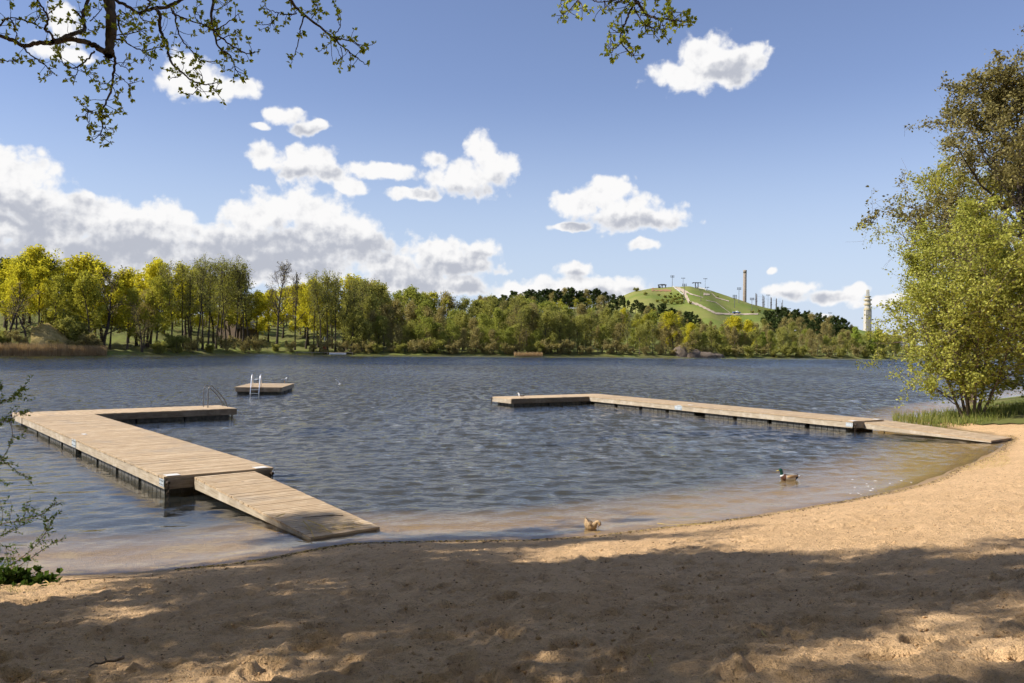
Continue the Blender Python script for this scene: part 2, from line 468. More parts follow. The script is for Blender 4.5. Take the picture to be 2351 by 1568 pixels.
M_GRN = leafmat('fresh_green_leaves', [(0, (0.2, 0.22, 0.05)), (0.5, (0.28, 0.3, 0.065)), (1, (0.38, 0.385, 0.09))], .45)
M_BIR = leafmat('pale_birch_leaves', [(.0, (0.213, 0.275, 0.044)), (.5, (0.288, 0.350, 0.062)), (1., (0.375, 0.425, 0.088))], .45)
M_PINE = leafmat('pine_needles', [(.0, (0.032, 0.047, 0.018)), (.5, (0.058, 0.082, 0.029)), (1., (0.100, 0.122, 0.040))], .15)
M_ALD = leafmat('young_alder_leaves', [(0, (0.21, 0.225, 0.05)), (0.45, (0.32, 0.33, 0.07)), (0.8, (0.43, 0.43, 0.095)), (1, (0.54, 0.52, 0.14))], .42)
M_ALDB = leafmat('brownish_alder_leaves', [(0, (0.15, 0.13, 0.058)), (0.5, (0.23, 0.2, 0.08)), (1, (0.32, 0.28, 0.105))], .35)
M_WIL = leafmat('yellow_willow_leaves', [(.0, (0.247, 0.247, 0.039)), (.5, (0.351, 0.338, 0.065)), (1., (0.468, 0.442, 0.104))], .45)
M_OAKL = leafmat('young_oak_leaves', [(.0, (.19, .22, .03)), (.5, (.31, .34, .045)), (1., (.45, .44, .06))], .58, tcol=1.5)
M_HERB = leafmat('shaded_herb_leaves', [(.0, (.03, .055, .012)), (.5, (.05, .085, .018)), (1., (.09, .13, .025))], .4)  # shade under the bush is put into this darker green
M_CLOD = simple('sand_clods', (.36, .235, .125), (.50, .33, .175), 30, .95)
M_BUSHL = leafmat('young_bush_leaves', [(.0, (.07, .11, .018)), (.5, (.12, .18, .028)), (1., (.22, .27, .04))], .45)
M_GRASS = leafmat('green_blades', [(0, (0.11, 0.14, 0.035)), (0.5, (0.18, 0.205, 0.05)), (1, (0.36, 0.33, 0.12))], .4)
M_REED = leafmat('dry_reeds', [(.0, (.30, .20, .10)), (.5, (.42, .29, .16)), (1., (.55, .41, .25))], .3)
M_STRAW = leafmat('dry_straw', [(.0, (.34, .24, .08)), (.5, (.50, .37, .14)), (1., (.62, .50, .26))], .2)
M_DEBRIS = leafmat('dark_debris', [(.0, (.03, .022, .015)), (.6, (.07, .05, .03)), (1., (.20, .14, .08))], .1)
M_STICK = simple('bare_stick', (.06, .045, .03), (.13, .10, .07), 20, .9)
M_CONC = simple('concrete', (.20, .16, .125), (.27, .225, .18), .6, .9)
M_CONCP = simple('pale_concrete', (.42, .39, .34), (.50, .465, .41), .3, .9)
M_STEELD = simple('dark_mast_steel', (.10, .10, .11), (.17, .17, .18), 3, .6, .4)
M_POLEW = simple('pole_wood', (.07, .055, .045), (.12, .095, .075), 3, .9)
M_ROCK = simple('grey_rock', (.08, .06, .045), (.17, .135, .105), .8, .9, bump=.2)
M_FENCE = simple('worn_white_fence', (.45, .44, .42), (.55, .54, .52), 5, .7)
M_WHITE = simple('white_paint', (.74, .74, .73), (.82, .82, .81), 5, .6)
M_RED = simple('red_paint', (.45, .06, .03), (.55, .09, .05), 5, .6)
M_BLUE = simple('blue_paint', (.10, .14, .30), (.14, .19, .38), 5, .5)
M_GLASS = simple('dark_glass', (.03, .035, .04), (.05, .055, .06), 5, .15, spec=.5)
M_TYRE = simple('black_rubber', (.015, .015, .015), (.03, .03, .03), 9, .8)
M_HOUSEW = simple('brown_house_wall', (.11, .08, .06), (.15, .11, .08), 2, .9)
M_ROOF = simple('grey_roof', (.20, .20, .21), (.28, .28, .29), 2, .8)

# far ground: spring grass with bare and leaf-strewn patches
mt, k = mat('far_ground'); p = wpos(k)
n1 = k.noise(p, .05, 5, .6); n2 = k.noise(p, .6, 5, .6)
c = k.mix(k.ss(n1, .42, .6), (.11, .115, .035), (.16, .185, .045))
c = k.mix(k.ss(n2, .5, .72), c, (.15, .115, .06)); finish(k, bsdf(k, c, .95, n2, .3, .1)); M_FARG = mt
mt, k = mat('ski_hill_grass'); p = wpos(k)
n1 = k.noise(p, .02, 5, .6); n2 = k.noise(p, .15, 5, .65)
c = k.mix(k.ss(n1, .38, .62), (.135, .175, .035), (.20, .20, .06))
c = k.mix(k.ss(n2, .55, .75), c, (.17, .14, .065)); finish(k, bsdf(k, c, .95, n2, .4, .1)); M_HILL = mt
M_PATH = simple('gravel_path', (.34, .27, .20), (.42, .35, .265), .2, .95)
M_HEATH = simple('rusty_heath', (.22, .12, .06), (.30, .17, .085), .2, .95)
mt, k = mat('dry_bank_grass'); p = wpos(k); n2 = k.noise(p, .9, 6, .65)
c = k.mix(k.ss(n2, .35, .65), (.23, .18, .065), (.36, .28, .12)); finish(k, bsdf(k, c, .95, n2, .5, .1)); M_BANK = mt

# ------------------------------------------------------------------ terrain near the camera
SHORE_PX = [(0,1326),(100,1322),(250,1317),(400,1306),(520,1294),(620,1278),(720,1258),(800,1247),(920,1244),(1050,1242),
            (1200,1239),(1330,1231),(1500,1213),(1620,1200),(1720,1186),(1850,1163),(1950,1147),(2040,1130),(2110,1110),
            (2180,1083),(2240,1058),(2290,1032),(2318,1012),(2300,1002),(2240,992),(2160,978),(2105,968),(2118,961),(2200,950),(2215,931),(2250,922),(2310,914),(2380,905)]
shore = [(-70, 11), (-40, 12.0), (-18, 12.4)] + [tuple(at(x, y, 0)[:2]) for x, y in SHORE_PX] + [(55, 85), (90, 120), (150, 160), (400, 260)]
SH = np.array(shore)
POLY = np.vstack([SH, [[400, -120], [-70, -120]]])


def sdist(x, y):
    """distance inland from the waterline (negative out in the lake)"""
    x = np.asarray(x, float); y = np.asarray(y, float)
    best = np.full(x.shape, 1e9)
    for (a, b) in zip(SH[:-1], SH[1:]):
        d = b - a; t = np.clip(((x - a[0]) * d[0] + (y - a[1]) * d[1]) / (d @ d), 0, 1)
        best = np.minimum(best, np.hypot(x - a[0] - t * d[0], y - a[1] - t * d[1]))
    ins = np.zeros(x.shape, bool)
    for (a, b) in zip(POLY, np.roll(POLY, -1, 0)):
        c = ((a[1] > y) != (b[1] > y))
        ins ^= c & (x < (b[0] - a[0]) * (y - a[1]) / (b[1] - a[1] + 1e-12) + a[0])
    return np.where(ins, best, -best)


def zland(s):
    return np.where(s > 0, 3 * np.tanh(.15 * s / 3), np.where(s > -4, .085 * s, -.34 + .13 * (s + 4)).clip(-2.6))


def gz(x, y):
    return float(zland(sdist(np.array([x]), np.array([y])))[0])


# beach: a fan of cells, finer near the viewer's feet; trodden sand with footprints
def fan(y0, y1, dr, t0, t1, dt):
    n = int(math.log(y1 / y0) / dr) + 1
    ys = y0 * np.exp(np.arange(n) * math.log(y1 / y0) / (n - 1)); ts = np.arange(t0, t1, dt)
    T, Yg = np.meshgrid(ts, ys); return T * Yg, Yg, n, len(ts)


def grid_quads(n, mm):
    i = np.arange(n - 1)[:, None] * mm + np.arange(mm - 1)[None, :]
    i = i.ravel(); return np.stack([i, i + 1, i + mm + 1, i + mm], 1)


bx, by, bn_, bm_ = fan(3.6, 62., .0060, -1.15, 1.15, .0036)
bs = sdist(bx, by)
bz = zland(bs)
tro = np.clip((bs - .25) / 1.5, 0, 1) * np.clip(1.3 - by / 60, .3, 1)
warpx, warpy = bx + .25 * pnoise(bx * 1.3, by * 1.3, 50), by + .25 * pnoise(bx * 1.3, by * 1.3, 51)
det = .040 * fbm(warpx, warpy, .8, 3, .5, 3) + .030 * np.abs(fbm(warpx, warpy, 2.3, 4, .55, 9)) * 1.6 + .030 * fbm(warpx, warpy, 5.5, 4, .62, 20) + .020 * np.abs(fbm(warpx, warpy, 3.6, 2, .5, 28))
fp = np.zeros_like(bz)
r = np.random.default_rng(21)
for _ in range(900):
    yy = r.uniform(5, 30) ** 1.0; xx = yy * r.uniform(-.72, .72)
    ws = .17 + .02 * r.random(); 
    a = r.uniform(0, np.pi); ca, sa = math.cos(a), math.sin(a)
    msk = (np.abs(bx - xx) < .4) & (np.abs(by - yy) < .4)
    if not msk.any(): continue
    ux = (bx[msk] - xx) * ca + (by[msk] - yy) * sa; uy = -(bx[msk] - xx) * sa + (by[msk] - yy) * ca
    d = np.sqrt((ux / ws) ** 2 + (uy / (ws * .5)) ** 2)
    fp[msk] += r.uniform(.5, 1.) * (-.06 * np.clip(1.15 - d, 0, 1) ** .6 + .026 * np.exp(-((d - 1.35) / .22) ** 2))
    sole = np.where(d < 1, np.sin(ux / .012), 0) * .0025
    fp[msk] += sole
bz = bz + tro * (det + fp) + .006 * fbm(bx, by, 1.2, 2, .5, 70) * (bs < .5)
keep = (bs > -22)
Q = grid_quads(bn_, bm_); kv = keep.ravel()
Q = Q[kv[Q].all(1)]
beach = link('beach', np_mesh('beach', np.stack([bx.ravel(), by.ravel(), bz.ravel()], 1), Q, M_SAND, True, attr={'shore': bs.ravel()}))
tag(beach, 'yellow sand beach with footprints and tree shade', kind='structure')
# the rest of the lake bed and the bank behind, a coarse sheet under everything, out to the horizon
gx_, gy_ = np.meshgrid(np.concatenate([[-9000, -3000, -900, -300, -120], np.arange(-70, 100, 2.), [130, 200, 400, 900, 3000, 9000]]),
                       np.concatenate([[-900, -300, -120], np.arange(-40, 110, 2.), [140, 200, 400, 900, 3000, 12000]]))
gs_ = sdist(gx_, gy_); gz_ = zland(gs_) - .10
gme = np_mesh('ground', np.stack([gx_.ravel(), gy_.ravel(), gz_.ravel()], 1), grid_quads(*gx_.shape), M_SAND, True, attr={'shore': gs_.ravel()})
tag(link('ground', gme), 'sandy ground and dark lake bed', kind='structure')

# ------------------------------------------------------------------ the lake
wx, wy, wn, wm = fan(6.5, 430., .0062, -.95, .95, .0034)
wsd = -sdist(wx, wy)
# the left jetty shelters the water on its landward side
shel = 1 - .62 * np.clip((-(wx + .92 * wy - 11.6)) / 3.0, 0, 1) * np.clip((36 - wy) / 12, 0, 1)
near = np.clip(wsd / 5., 0, 1) ** .7 * .86 + .14
chop = shel * near
wr = np.random.default_rng(5); wz = np.zeros_like(wx); cell = wy * .0062
gust = .8 + .45 * fbm(wx, wy * .5, .045, 3, .5, 90)
for i in range(70):
    lam = .20 * (1.15 / .20) ** (wr.random() ** .95); th = math.radians(-62 + wr.normal(0, 30)); kk = 2 * math.pi / lam
    a = .0100 * lam ** .9 * wr.uniform(.5, 1.)
    ph = kk * (wx * math.cos(th) + wy * math.sin(th)) + wr.uniform(0, 6.3)
    wz += a * np.sin(ph + .5 * np.sin(ph * .37 + i)) * np.clip(1.6 - 3.2 * cell / lam, 0, 1)
wz *= chop * gust * .62
wz += .012 * np.sin(2 * math.pi * (wsd + .3 * fbm(wx, wy, .5, 2, .5, 33)) / 1.25) * np.exp(-np.clip(wsd, 0, 99) / 2.5) * (wsd > -.2)
Q = grid_quads(wn, wm); kv = (wsd.ravel() > -1.2); Q = Q[kv[Q].any(1)]
lake = link('lake_water', np_mesh('lake_water', np.stack([wx.ravel(), wy.ravel(), wz.ravel()], 1), Q, M_WATER, True, attr={'chop': (chop * gust).ravel(), 'fine': (.42 + .28 * np.clip((wy - 14) / 60, 0, 1)).ravel(), 'far': (.12 + .88 * np.clip((wy - 14) / 36, 0, 1)).ravel()}))
tag(lake, 'rippled blue lake water, shallow and brown at the beach', kind='structure')

# ------------------------------------------------------------------ jetties
def frame_root(name, o, ux, tilt=0.0):
    e = empty(name)
    u = Vector((ux[0], ux[1], 0)).normalized(); u = Vector((u.x * math.cos(tilt), u.y * math.cos(tilt), math.sin(tilt)))
    wv = Vector((u.y, -u.x, 0)).normalized(); up = u.cross(-wv)      # x along, -y to the right, z up
    mm_ = Matrix(((u.x, -wv.x, up.x, o[0]), (u.y, -wv.y, up.y, o[1]), (u.z, -wv.z, up.z, o[2]), (0, 0, 0, 1)))
    e.matrix_world = mm_
    return e


PL = {}
def plank_mesh(L, wd=.118, th=.042):
    key = round(L, 3), wd
    if key not in PL:
        b = MB(); b.box(-L / 2, L / 2, -wd / 2, wd / 2, -th, 0); me = b.mesh('plank', M_DECK)
        PL[key] = me
    return PL[key]


pr = random.Random(3)
def planks(root, u0, u1, w0, w1, z, along='u', pitch=.132):
    """boards side by side; 'u': laid across, following each other along u"""
    if along == 'u':
        n = int(round((u1 - u0) / pitch)); st = (u1 - u0) / n; me = plank_mesh(w1 - w0, st - .014)
        for i in range(n):
            link('plank', me, root, (u0 + (i + .5) * st, -(w0 + w1) / 2 + pr.uniform(-.008, .008), z + pr.uniform(-.003, .003)), (pr.uniform(-.006, .006), 0, math.pi / 2 + pr.uniform(-.0015, .0015)))
    else:
        n = int(round((w1 - w0) / pitch)); st = (w1 - w0) / n; me = plank_mesh(u1 - u0, st - .014)
        for i in range(n):
            link('plank', me, root, ((u0 + u1) / 2 + pr.uniform(-.008, .008), -(w0 + (i + .5) * st), z + pr.uniform(-.003, .003)), (0, pr.uniform(-.004, .004), pr.uniform(-.0015, .0015)))


def beam(root, a, b, th, h, z1, m_, name='side_beam'):
    L = (Vector(b) - Vector(a)).length; k_ = MB(); k_.box(-L / 2, L / 2, -th / 2, th / 2, z1 - h, z1)
    c = (Vector(a) + Vector(b)) / 2; d = Vector(b) - Vector(a)
    return k_.build(name, m_, root, loc=(c.x, c.y, 0), rot=(0, 0, math.atan2(d.y, d.x)))


def float_box(root, u0, u1, w0, w1, zt=.175, rib='u'):
    k_ = MB(); k_.box(u0, u1, -w1, -w0, -.32, zt)
    n = max(2, int((u1 - u0) / .36))
    for i in range(n + 1):
        u = u0 + .15 + (u1 - u0 - .30) * i / n
        for s in (-w0 + .012, -w1 - .012): k_.box(u - .14, u + .14, s - .014, s + .014, -.32, zt - .03)
    n = max(2, int((w1 - w0) / .3))
    for i in range(n + 1):
        w_ = w0 + .05 + (w1 - w0 - .1) * i / n
        for s in (u0 - .012, u1 + .012): k_.box(s - .014, s + .014, -w_ - .035, -w_ + .035, -.32, zt - .03)
    return k_.build('float', M_FLOAT, root)


def plate(root, c, du, dw, dz, nb=4, name='steel_plate', m_=None):
    k_ = MB(); k_.box(-du / 2, du / 2, -dw / 2, dw / 2, -dz / 2, dz / 2)
    o = k_.build(name, m_ or M_GALV, root, loc=c)
    if nb:
        q = MB()
        for i in range(nb):
            for j in (-1, 1):
                x_ = -du / 2 + du * (i + .5) / nb
                q.tube([(x_, -dw / 2 - .012, j * dz * .25), (x_, dw / 2 + .012, j * dz * .25)], .013, 6)
        q.build('bolt', M_BOLT, o)
    return o


def chain(root, p, n=7):
    k_ = MB(); x, y, z = p
    for i in range(n):
        zz = z - i * .075; a = (i % 2) * math.pi / 2 + .3
        ring = [(x + math.cos(a) * .03 * math.cos(t), y + math.sin(a) * .03 * math.cos(t), zz + .05 * math.sin(t)) for t in [2 * math.pi * j / 8 for j in range(9)]]
        k_.tube(ring, .011, 4, cap=False)
    k_.tube([(x - .07, y, z + .03), (x + .07, y, z + .03)], .035, 8)
    return k_.build('chain', M_CHAIN, root)


def hoop(root, a, b, h, name='handrail', m_=None, r=.024, lean=0.0, down=0.0):
    """bathing-ladder rail: up at a, round, sloping down to b"""
    a, b = Vector(a), Vector(b); d = b - a
    pts = [a - Vector((0, 0, .25)), a, a + Vector((0, 0, h * .8))]
    for t in (.1, .35, .65, .9):
        pts.append(a + d * (.02 + .30 * t) + Vector((0, 0, h * (.86 + .14 * math.sin(t * math.pi)))))
    pts += [a + d * .62 + Vector((0, 0, h * .62)), a + d * .88 + Vector((0, 0, h * .3)), b + Vector((0, 0, .0)), b - Vector((0, 0, .4 + down)) + d * lean]
    k_ = MB(); k_.tube(pts, r, 8); return k_.build(name, m_ or M_RAIL, root, smooth=True)


ZD = .45
def dock(name, o, u, Lm, Wd, arm, floats_u, joints, label, beam_m):
    root = frame_root(name, (o[0], o[1], 0), u)
    tag(root, label, 'jetty', 'floating bathing jetties')
    au0, au1, aw0, aw1 = arm
    planks(root, 0, Lm, -.02, Wd + .02, ZD)
    planks(root, au0 + .004, au1, aw0, aw1, ZD, 'w')
    zt = ZD - .045
    beam(root, (0.03, -.03), (Lm, -.03), .06, .23, zt, beam_m); beam(root, (0.03, -Wd + .03), (Lm, -Wd + .03), .06, .23, zt, beam_m)
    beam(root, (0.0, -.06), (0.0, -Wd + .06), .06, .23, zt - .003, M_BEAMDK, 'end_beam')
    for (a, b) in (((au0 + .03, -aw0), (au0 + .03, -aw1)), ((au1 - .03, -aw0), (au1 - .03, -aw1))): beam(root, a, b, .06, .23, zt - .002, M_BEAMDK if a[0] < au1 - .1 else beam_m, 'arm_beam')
    for s in (aw0 + .03, aw1 - .03): beam(root, (au0 + .07, -s), (au1 - .07, -s), .06, .23, zt - .001, beam_m, 'end_beam')
    for (f0, f1) in floats_u: float_box(root, f0, f1, .16, Wd - .16)
    n = max(2, int((aw1 - aw0) / 2.0)); st = (aw1 - aw0 - .5) / n
    for i in range(n): float_box(root, au0 + .14, au1 - .14, aw0 + .25 + i * st + .06, aw0 + .25 + (i + 1) * st - .06)
    for j in joints: plate(root, (j, .012, zt - .085), .5, .014, .24, 4)
    plate(root, (.17, .010, zt - .10), .32, .012, .16, 3)
    for w_ in (.2, Wd - .25): plate(root, (.14, -w_, ZD + .010), .26, .30, .008, 0, 'deck_plate', M_PALE)
    plate(root, (Lm * .56, -.5, ZD + .010), .3, .12, .008, 0, 'deck_plate', M_PALE)
    chain(root, (-.07, -.05, .30)); chain(root, (-.07, -Wd + .05, .30)); chain(root, (au1 + .05, -aw0 + .02, .32), 5)
    return root


def fit(nl, fl, nr=None, fr=None):
    a, b = at(*nl, ZD), at(*fl, ZD)
    if nr: a2, b2 = at(*nr, ZD), at(*fr, ZD); u = ((b + b2) - (a + a2)).normalized()
    else: u = (b - a).normalized()
    return a, u, (b - a).length


a, u, L = fit((378, 1094.8), (40.8, 957), (634.6, 1075), (221, 948.5))
fl9 = [(.35 + i * (L / 2 - .55) / 4.6 * 1.0 + (L / 2 * h_), .35 + i * (L / 2 - .55) / 4.6 + 1.55 + L / 2 * h_) for h_ in (0, 1) for i in range(4)]
step = (L / 2 - .5) / 4
fl9 = [(L / 2 * h_ + .3 + i * step + .12, L / 2 * h_ + .3 + (i + 1) * step - .12) for h_ in (0, 1) for i in range(4)]
LA = (at(521, 935.2, ZD) - at(40.8, 957, ZD)).length
left_dock = dock('floating_jetty', a, u, L, 2.5, (L, L + 2.2, -.02, LA), fl9, (L / 2,), 'wide L-shaped plank jetty near the viewer, its near end chained beside a ramp', M_BEAM)
UL, OL, LL = u.copy(), a.copy(), L
hr = LA - .95
for du in (.45, 1.02): hoop(left_dock, (L + 2.2 - du - .2, -hr, ZD), (L + 2.2 - du - .2, -(hr + .9), ZD - .03), .98)
k_ = MB()
for i in range(3): k_.box(L + .75, L + 1.75, -(LA + .10), -(LA + .03), .18 - i * .2, .215 - i * .2)
for s in (.78, 1.72): k_.bar((L + s, -(LA + .07), -.45), (L + s, -(LA + .07), .40), .05, .05)
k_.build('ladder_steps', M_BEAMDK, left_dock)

a, u, L = fit((1958.7, 967.6), (1353, 910))
step = (L / 2 - .5) / 4
flr = [(L / 2 * h_ + .3 + i * step + .12, L / 2 * h_ + .3 + (i + 1) * step - .12) for h_ in (0, 1) for i in range(4)]
AR = (at(1353, 910, ZD) - at(1190, 917, ZD)).length
right_dock = dock('floating_jetty', a, u, L, 2.1, (L, L + 2.0, -AR, 2.12), flr, (L * .58,), 'long narrow L-shaped plank jetty reaching out from the bank with the leafy tree', M_BEAM)
RU, RO, RL = u.copy(), a.copy(), L


def gangway(name, tl, u, L, Wd, z0, z1, label, side):
    tilt = -math.asin((z0 - z1) / L)
    root = frame_root(name, (tl[0], tl[1], z0), u, tilt); tag(root, label, 'ramp', 'ramps from beach to jetty')
    planks(root, 0, L, 0, Wd, 0, pitch=.118)
    for w_ in (.03, Wd - .03):
        k_ = MB(); k_.add([(-L / 2, -.03, -.27), (L / 2, -.03, -.08), (L / 2, .03, -.08), (-L / 2, .03, -.27), (-L / 2, -.03, -.044), (L / 2, -.03, -.044), (L / 2, .03, -.044), (-L / 2, .03, -.044)],
              [(3, 2, 1, 0), (4, 5, 6, 7), (0, 1, 5, 4), (1, 2, 6, 5), (2, 3, 7, 6), (3, 0, 4, 7)])
        k_.build('side_beam', M_BEAM, root, loc=(L / 2, -w_, 0))
    beam(root, (L - .04, -.07), (L - .04, -Wd + .07), .06, .04, -.046, M_BEAMDK, 'end_beam')
    plate(root, (.17, .008, -.14), .3, .012, .15, 3)
    return root


du_ = -UL; wl_ = Vector((UL.y, -UL.x, 0))
tl = at(447, 1095, .41); bl = at(711, 1233, .035)
ramp_l = gangway('boarding_ramp', bl - (bl - tl), None or (bl - tl), (bl - tl).length + .05, 1.42, .41, .035, 'sloping slatted ramp with straw lying on its lower end, nearest the viewer', 1)
# local y points left of travel, so the deck lies on the travel-right side; shift it across
rl = (bl - tl); rl.z = 0; rl.normalize(); side_l = Vector((rl.y, -rl.x, 0))
ramp_l.matrix_world = Matrix.Translation(-side_l * 1.42) @ ramp_l.matrix_world
tl = at(1966, 967, .41); bl = at(2273, 1012, .10)
rl2 = (bl - tl); rl2.z = 0; L2 = rl2.length; rl2.normalize(); side_r = Vector((rl2.y, -rl2.x, 0))
ramp_r = gangway('boarding_ramp', tl, bl - tl, L2 + .05, 1.9, .41, .11, 'sloping slatted ramp landing on sand below the leafy waterside tree', 1)
ramp_r.matrix_world = Matrix.Translation(-side_r * 1.9) @ ramp_r.matrix_world

# ------------------------------------------------------------------ bathing raft
fl_, fr_ = at(539, 888.4, .46), at(648, 888, .46)
ud = Vector((-.10, 1.0, 0)).normalized()
raft = frame_root('bathing_raft', (fl_.x, fl_.y, 0), ud); tag(raft, 'square plank bathing raft with metal ladder floating beyond the jetties', 'raft')
RW, RD = (fr_ - fl_).length, 5.2
planks(raft, 0, RD, -.03, RW + .03, .46, pitch=.14)
for w_ in (.04, RW - .04): beam(raft, (0.05, -w_), (RD - .05, -w_), .08, .24, .412, M_BEAM)
for s in (.0, RD): beam(raft, (s, -.09), (s, -RW + .09), .08, .24, .411, M_BEAMDK, 'end_beam')
for i in range(3): float_box(raft, .25 + i * 1.65, 1.6 + i * 1.65, .12, RW - .12, .165)
for w_ in (1.02, 1.56):
    k_ = MB(); y_ = -w_
    k_.tube([(.55, y_, .42), (.53, y_, 1.0), (.50, y_, 1.18), (.40, y_, 1.27), (.28, y_, 1.24), (.18, y_, 1.05), (-.06, y_, .46), (-.16, y_, .18), (-.30, y_, -.5)], .03, 8)
    k_.build('ladder_rail', M_ALU, raft, smooth=True)
for z_, x_ in ((.28, -.14), (.05, -.2), (-.2, -.25)):
    k_ = MB(); k_.box(x_ - .05, x_ + .05, -1.54, -1.04, z_, z_ + .035); k_.build('ladder_step', M_GALV, raft)

# ------------------------------------------------------------------ tree maker
def unit(v): return v / (np.linalg.norm(v) + 1e-9)


def grow(r, p, d, L, n, wig, trop):
    pts = [p]; d = unit(d); st = L / n
    for i in range(n):
        d = unit(d + r.normal(0, wig, 3) + np.array([0, 0, trop])); p = p + d * st; pts.append(p)
    return np.array(pts)


def tubes(brs):
    """brs: list of (points, radii, sides) -> verts, quads"""
    V = []; Q = []; o = 0
    for pts, rad, n in brs:
        k = len(pts); d = np.gradient(pts, axis=0); d /= (np.linalg.norm(d, axis=1, keepdims=True) + 1e-9)
        ref = np.array([0.31, .95, .05]) if abs(d[0][1]) < .9 else np.array([1., 0, 0])
        a = ref - (d @ ref)[:, None] * d; a /= np.linalg.norm(a, axis=1, keepdims=True) + 1e-9; b = np.cross(d, a)
        t = 2 * np.pi * np.arange(n) / n
        ring = pts[:, None, :] + rad[:, None, None] * (a[:, None, :] * np.cos(t)[None, :, None] + b[:, None, :] * np.sin(t)[None, :, None])
        V.append(ring.reshape(-1, 3))
        i = (np.arange(k - 1)[:, None] * n + np.arange(n)[None, :]); j = (np.arange(k - 1)[:, None] * n + (np.arange(n)[None, :] + 1) % n)
        Q.append(np.stack([i, j, j + n, i + n], -1).reshape(-1, 4) + o); o += k * n
    return np.concatenate(V), np.concatenate(Q)


def leaf_quads(r, C, size, flat=.0, aspect=.62, droop=0.0):
    """diamond leaves of differing size and attitude centred at C"""
    n = len(C); a = r.normal(0, 1, (n, 3)); a[:, 2] = a[:, 2] * (1 - flat) - droop; a /= np.linalg.norm(a, axis=1, keepdims=True) + 1e-9
    b = r.normal(0, 1, (n, 3)); b[:, 2] *= (1 - flat * .5); b -= (a * b).sum(1)[:, None] * a; b /= np.linalg.norm(b, axis=1, keepdims=True) + 1e-9
    s = (size * r.uniform(.55, 1.25, n))[:, None]; c = np.cross(a, b) * s * .12
    V = np.stack([C - a * s, C + b * s * aspect + c, C + a * s, C - b * s * aspect + c], 1).reshape(-1, 3)
    return V, np.arange(4 * n).reshape(-1, 4)


def skeleton(seed, h, r0, cb, R, n1, ang=(70, 25), n2=5, n3=3, trop=(.03, .05, .03), wig=(.05, .13, .2), prof='round', l2=.5, l3=.5, lean=0., top=.93, nseg=(9, 6, 4, 3), stems=None, d4=0):
    """tapered trunk(s), limbs, branches, twigs; returns levels of (pts, radii)"""
    r = np.random.default_rng(seed); lv = [[], [], [], [], []]
    for (sx, sy, sl, sh, sr) in (stems or [(0, 0, lean, 1., 1.)]):
        H = h * sh * top; az0 = r.uniform(0, 6.3)
        d0 = np.array([sx * sl, sy * sl, 1.]) if stems else np.array([math.cos(az0) * lean, math.sin(az0) * lean, 1.])
        tp = grow(r, np.array([sx * .25, sy * .25, -.2]), d0, H, nseg[0], wig[0], .04)
        tt = np.linspace(0, 1, len(tp)); tr_ = r0 * sr * (1 - .88 * tt ** .9) * (1 + .55 * np.exp(-tt * 14)); lv[0].append((tp, tr_))
        ga = r.uniform(0, 6.3)
        nn = max(3, int(n1 * sh))
        for i in range(nn):
            t = cb + (1 - cb) * ((i + r.uniform(.1, .9)) / nn) ** .9
            q = t * (len(tp) - 1); i0 = min(int(q), len(tp) - 2); p = tp[i0] + (tp[i0 + 1] - tp[i0]) * (q - i0)
            x = (t - cb) / (1 - cb)
            pf = {'round': .42 + .75 * math.sin(math.pi * min(.97, x * .86 + .14)) , 'cone': 1.05 - .9 * x, 'column': .75 + .4 * math.sin(math.pi * x),
                  'vase': .55 + .55 * x if x < .75 else 1. - (x - .75) * 1.6, 'pine': .55 + .7 * math.sin(math.pi * (.25 + .75 * x))}[prof]
            ga += 2.4 + r.normal(0, .35); an = math.radians(ang[0] + (ang[1] - ang[0]) * x + r.normal(0, 7))
            d = np.array([math.cos(ga) * math.sin(an), math.sin(ga) * math.sin(an), math.cos(an)])
            L = R * pf * r.uniform(.75, 1.15)
            rb = min(np.interp(t, tt, tr_) * .62, .045 * L ** .9 + .01)
            b1 = grow(r, p, d, L, nseg[1], wig[1], trop[0]); rr = rb * (1 - .85 * np.linspace(0, 1, len(b1))); lv[1].append((b1, rr))
            for j in range(n2):
                s = .18 + .82 * (j + r.uniform(.2, .9)) / n2; q1 = min(s, .999) * (len(b1) - 1); i1 = min(int(q1), len(b1) - 2)
                p1 = b1[i1] + (b1[i1 + 1] - b1[i1]) * (q1 - i1); dd = unit(b1[i1 + 1] - b1[i1])
                sd_ = unit(np.cross(dd, r.normal(0, 1, 3))); d2 = unit(dd * .75 + sd_ * r.uniform(.5, 1.1)); L2_ = L * l2 * (1.1 - .55 * s) * r.uniform(.7, 1.2)
                b2 = grow(r, p1, d2, L2_, nseg[2], wig[2], trop[1]); r2 = max(rr[i1] * .55, .006) * (1 - .8 * np.linspace(0, 1, len(b2))); lv[2].append((b2, r2))
                for m_ in range(n3):
                    s2 = .2 + .8 * (m_ + r.uniform(.2, .9)) / n3; q2 = min(s2, .999) * (len(b2) - 1); i2 = min(int(q2), len(b2) - 2)
                    p2_ = b2[i2] + (b2[i2 + 1] - b2[i2]) * (q2 - i2); d3 = unit(unit(b2[i2 + 1] - b2[i2]) * .6 + unit(r.normal(0, 1, 3)) * .9)
                    L3_ = L2_ * l3 * r.uniform(.6, 1.3)
                    b3 = grow(r, p2_, d3, L3_, nseg[3], wig[2], trop[2]); lv[3].append((b3, max(r2[i2] * .5, .004) * (1 - .7 * np.linspace(0, 1, len(b3)))))
                    for e_ in range(d4):
                        i3 = r.integers(1, len(b3)); d5 = unit(unit(b3[-1] - b3[0]) * .6 + unit(r.normal(0, 1, 3)) * .9)
                        b4 = grow(r, b3[i3 - 1] + (b3[i3] - b3[i3 - 1]) * r.random(), d5, L3_ * .6 * r.uniform(.5, 1.2), 2, .2, trop[2]); lv[4].append((b4, np.linspace(.0055, .003, 3)))
    return lv


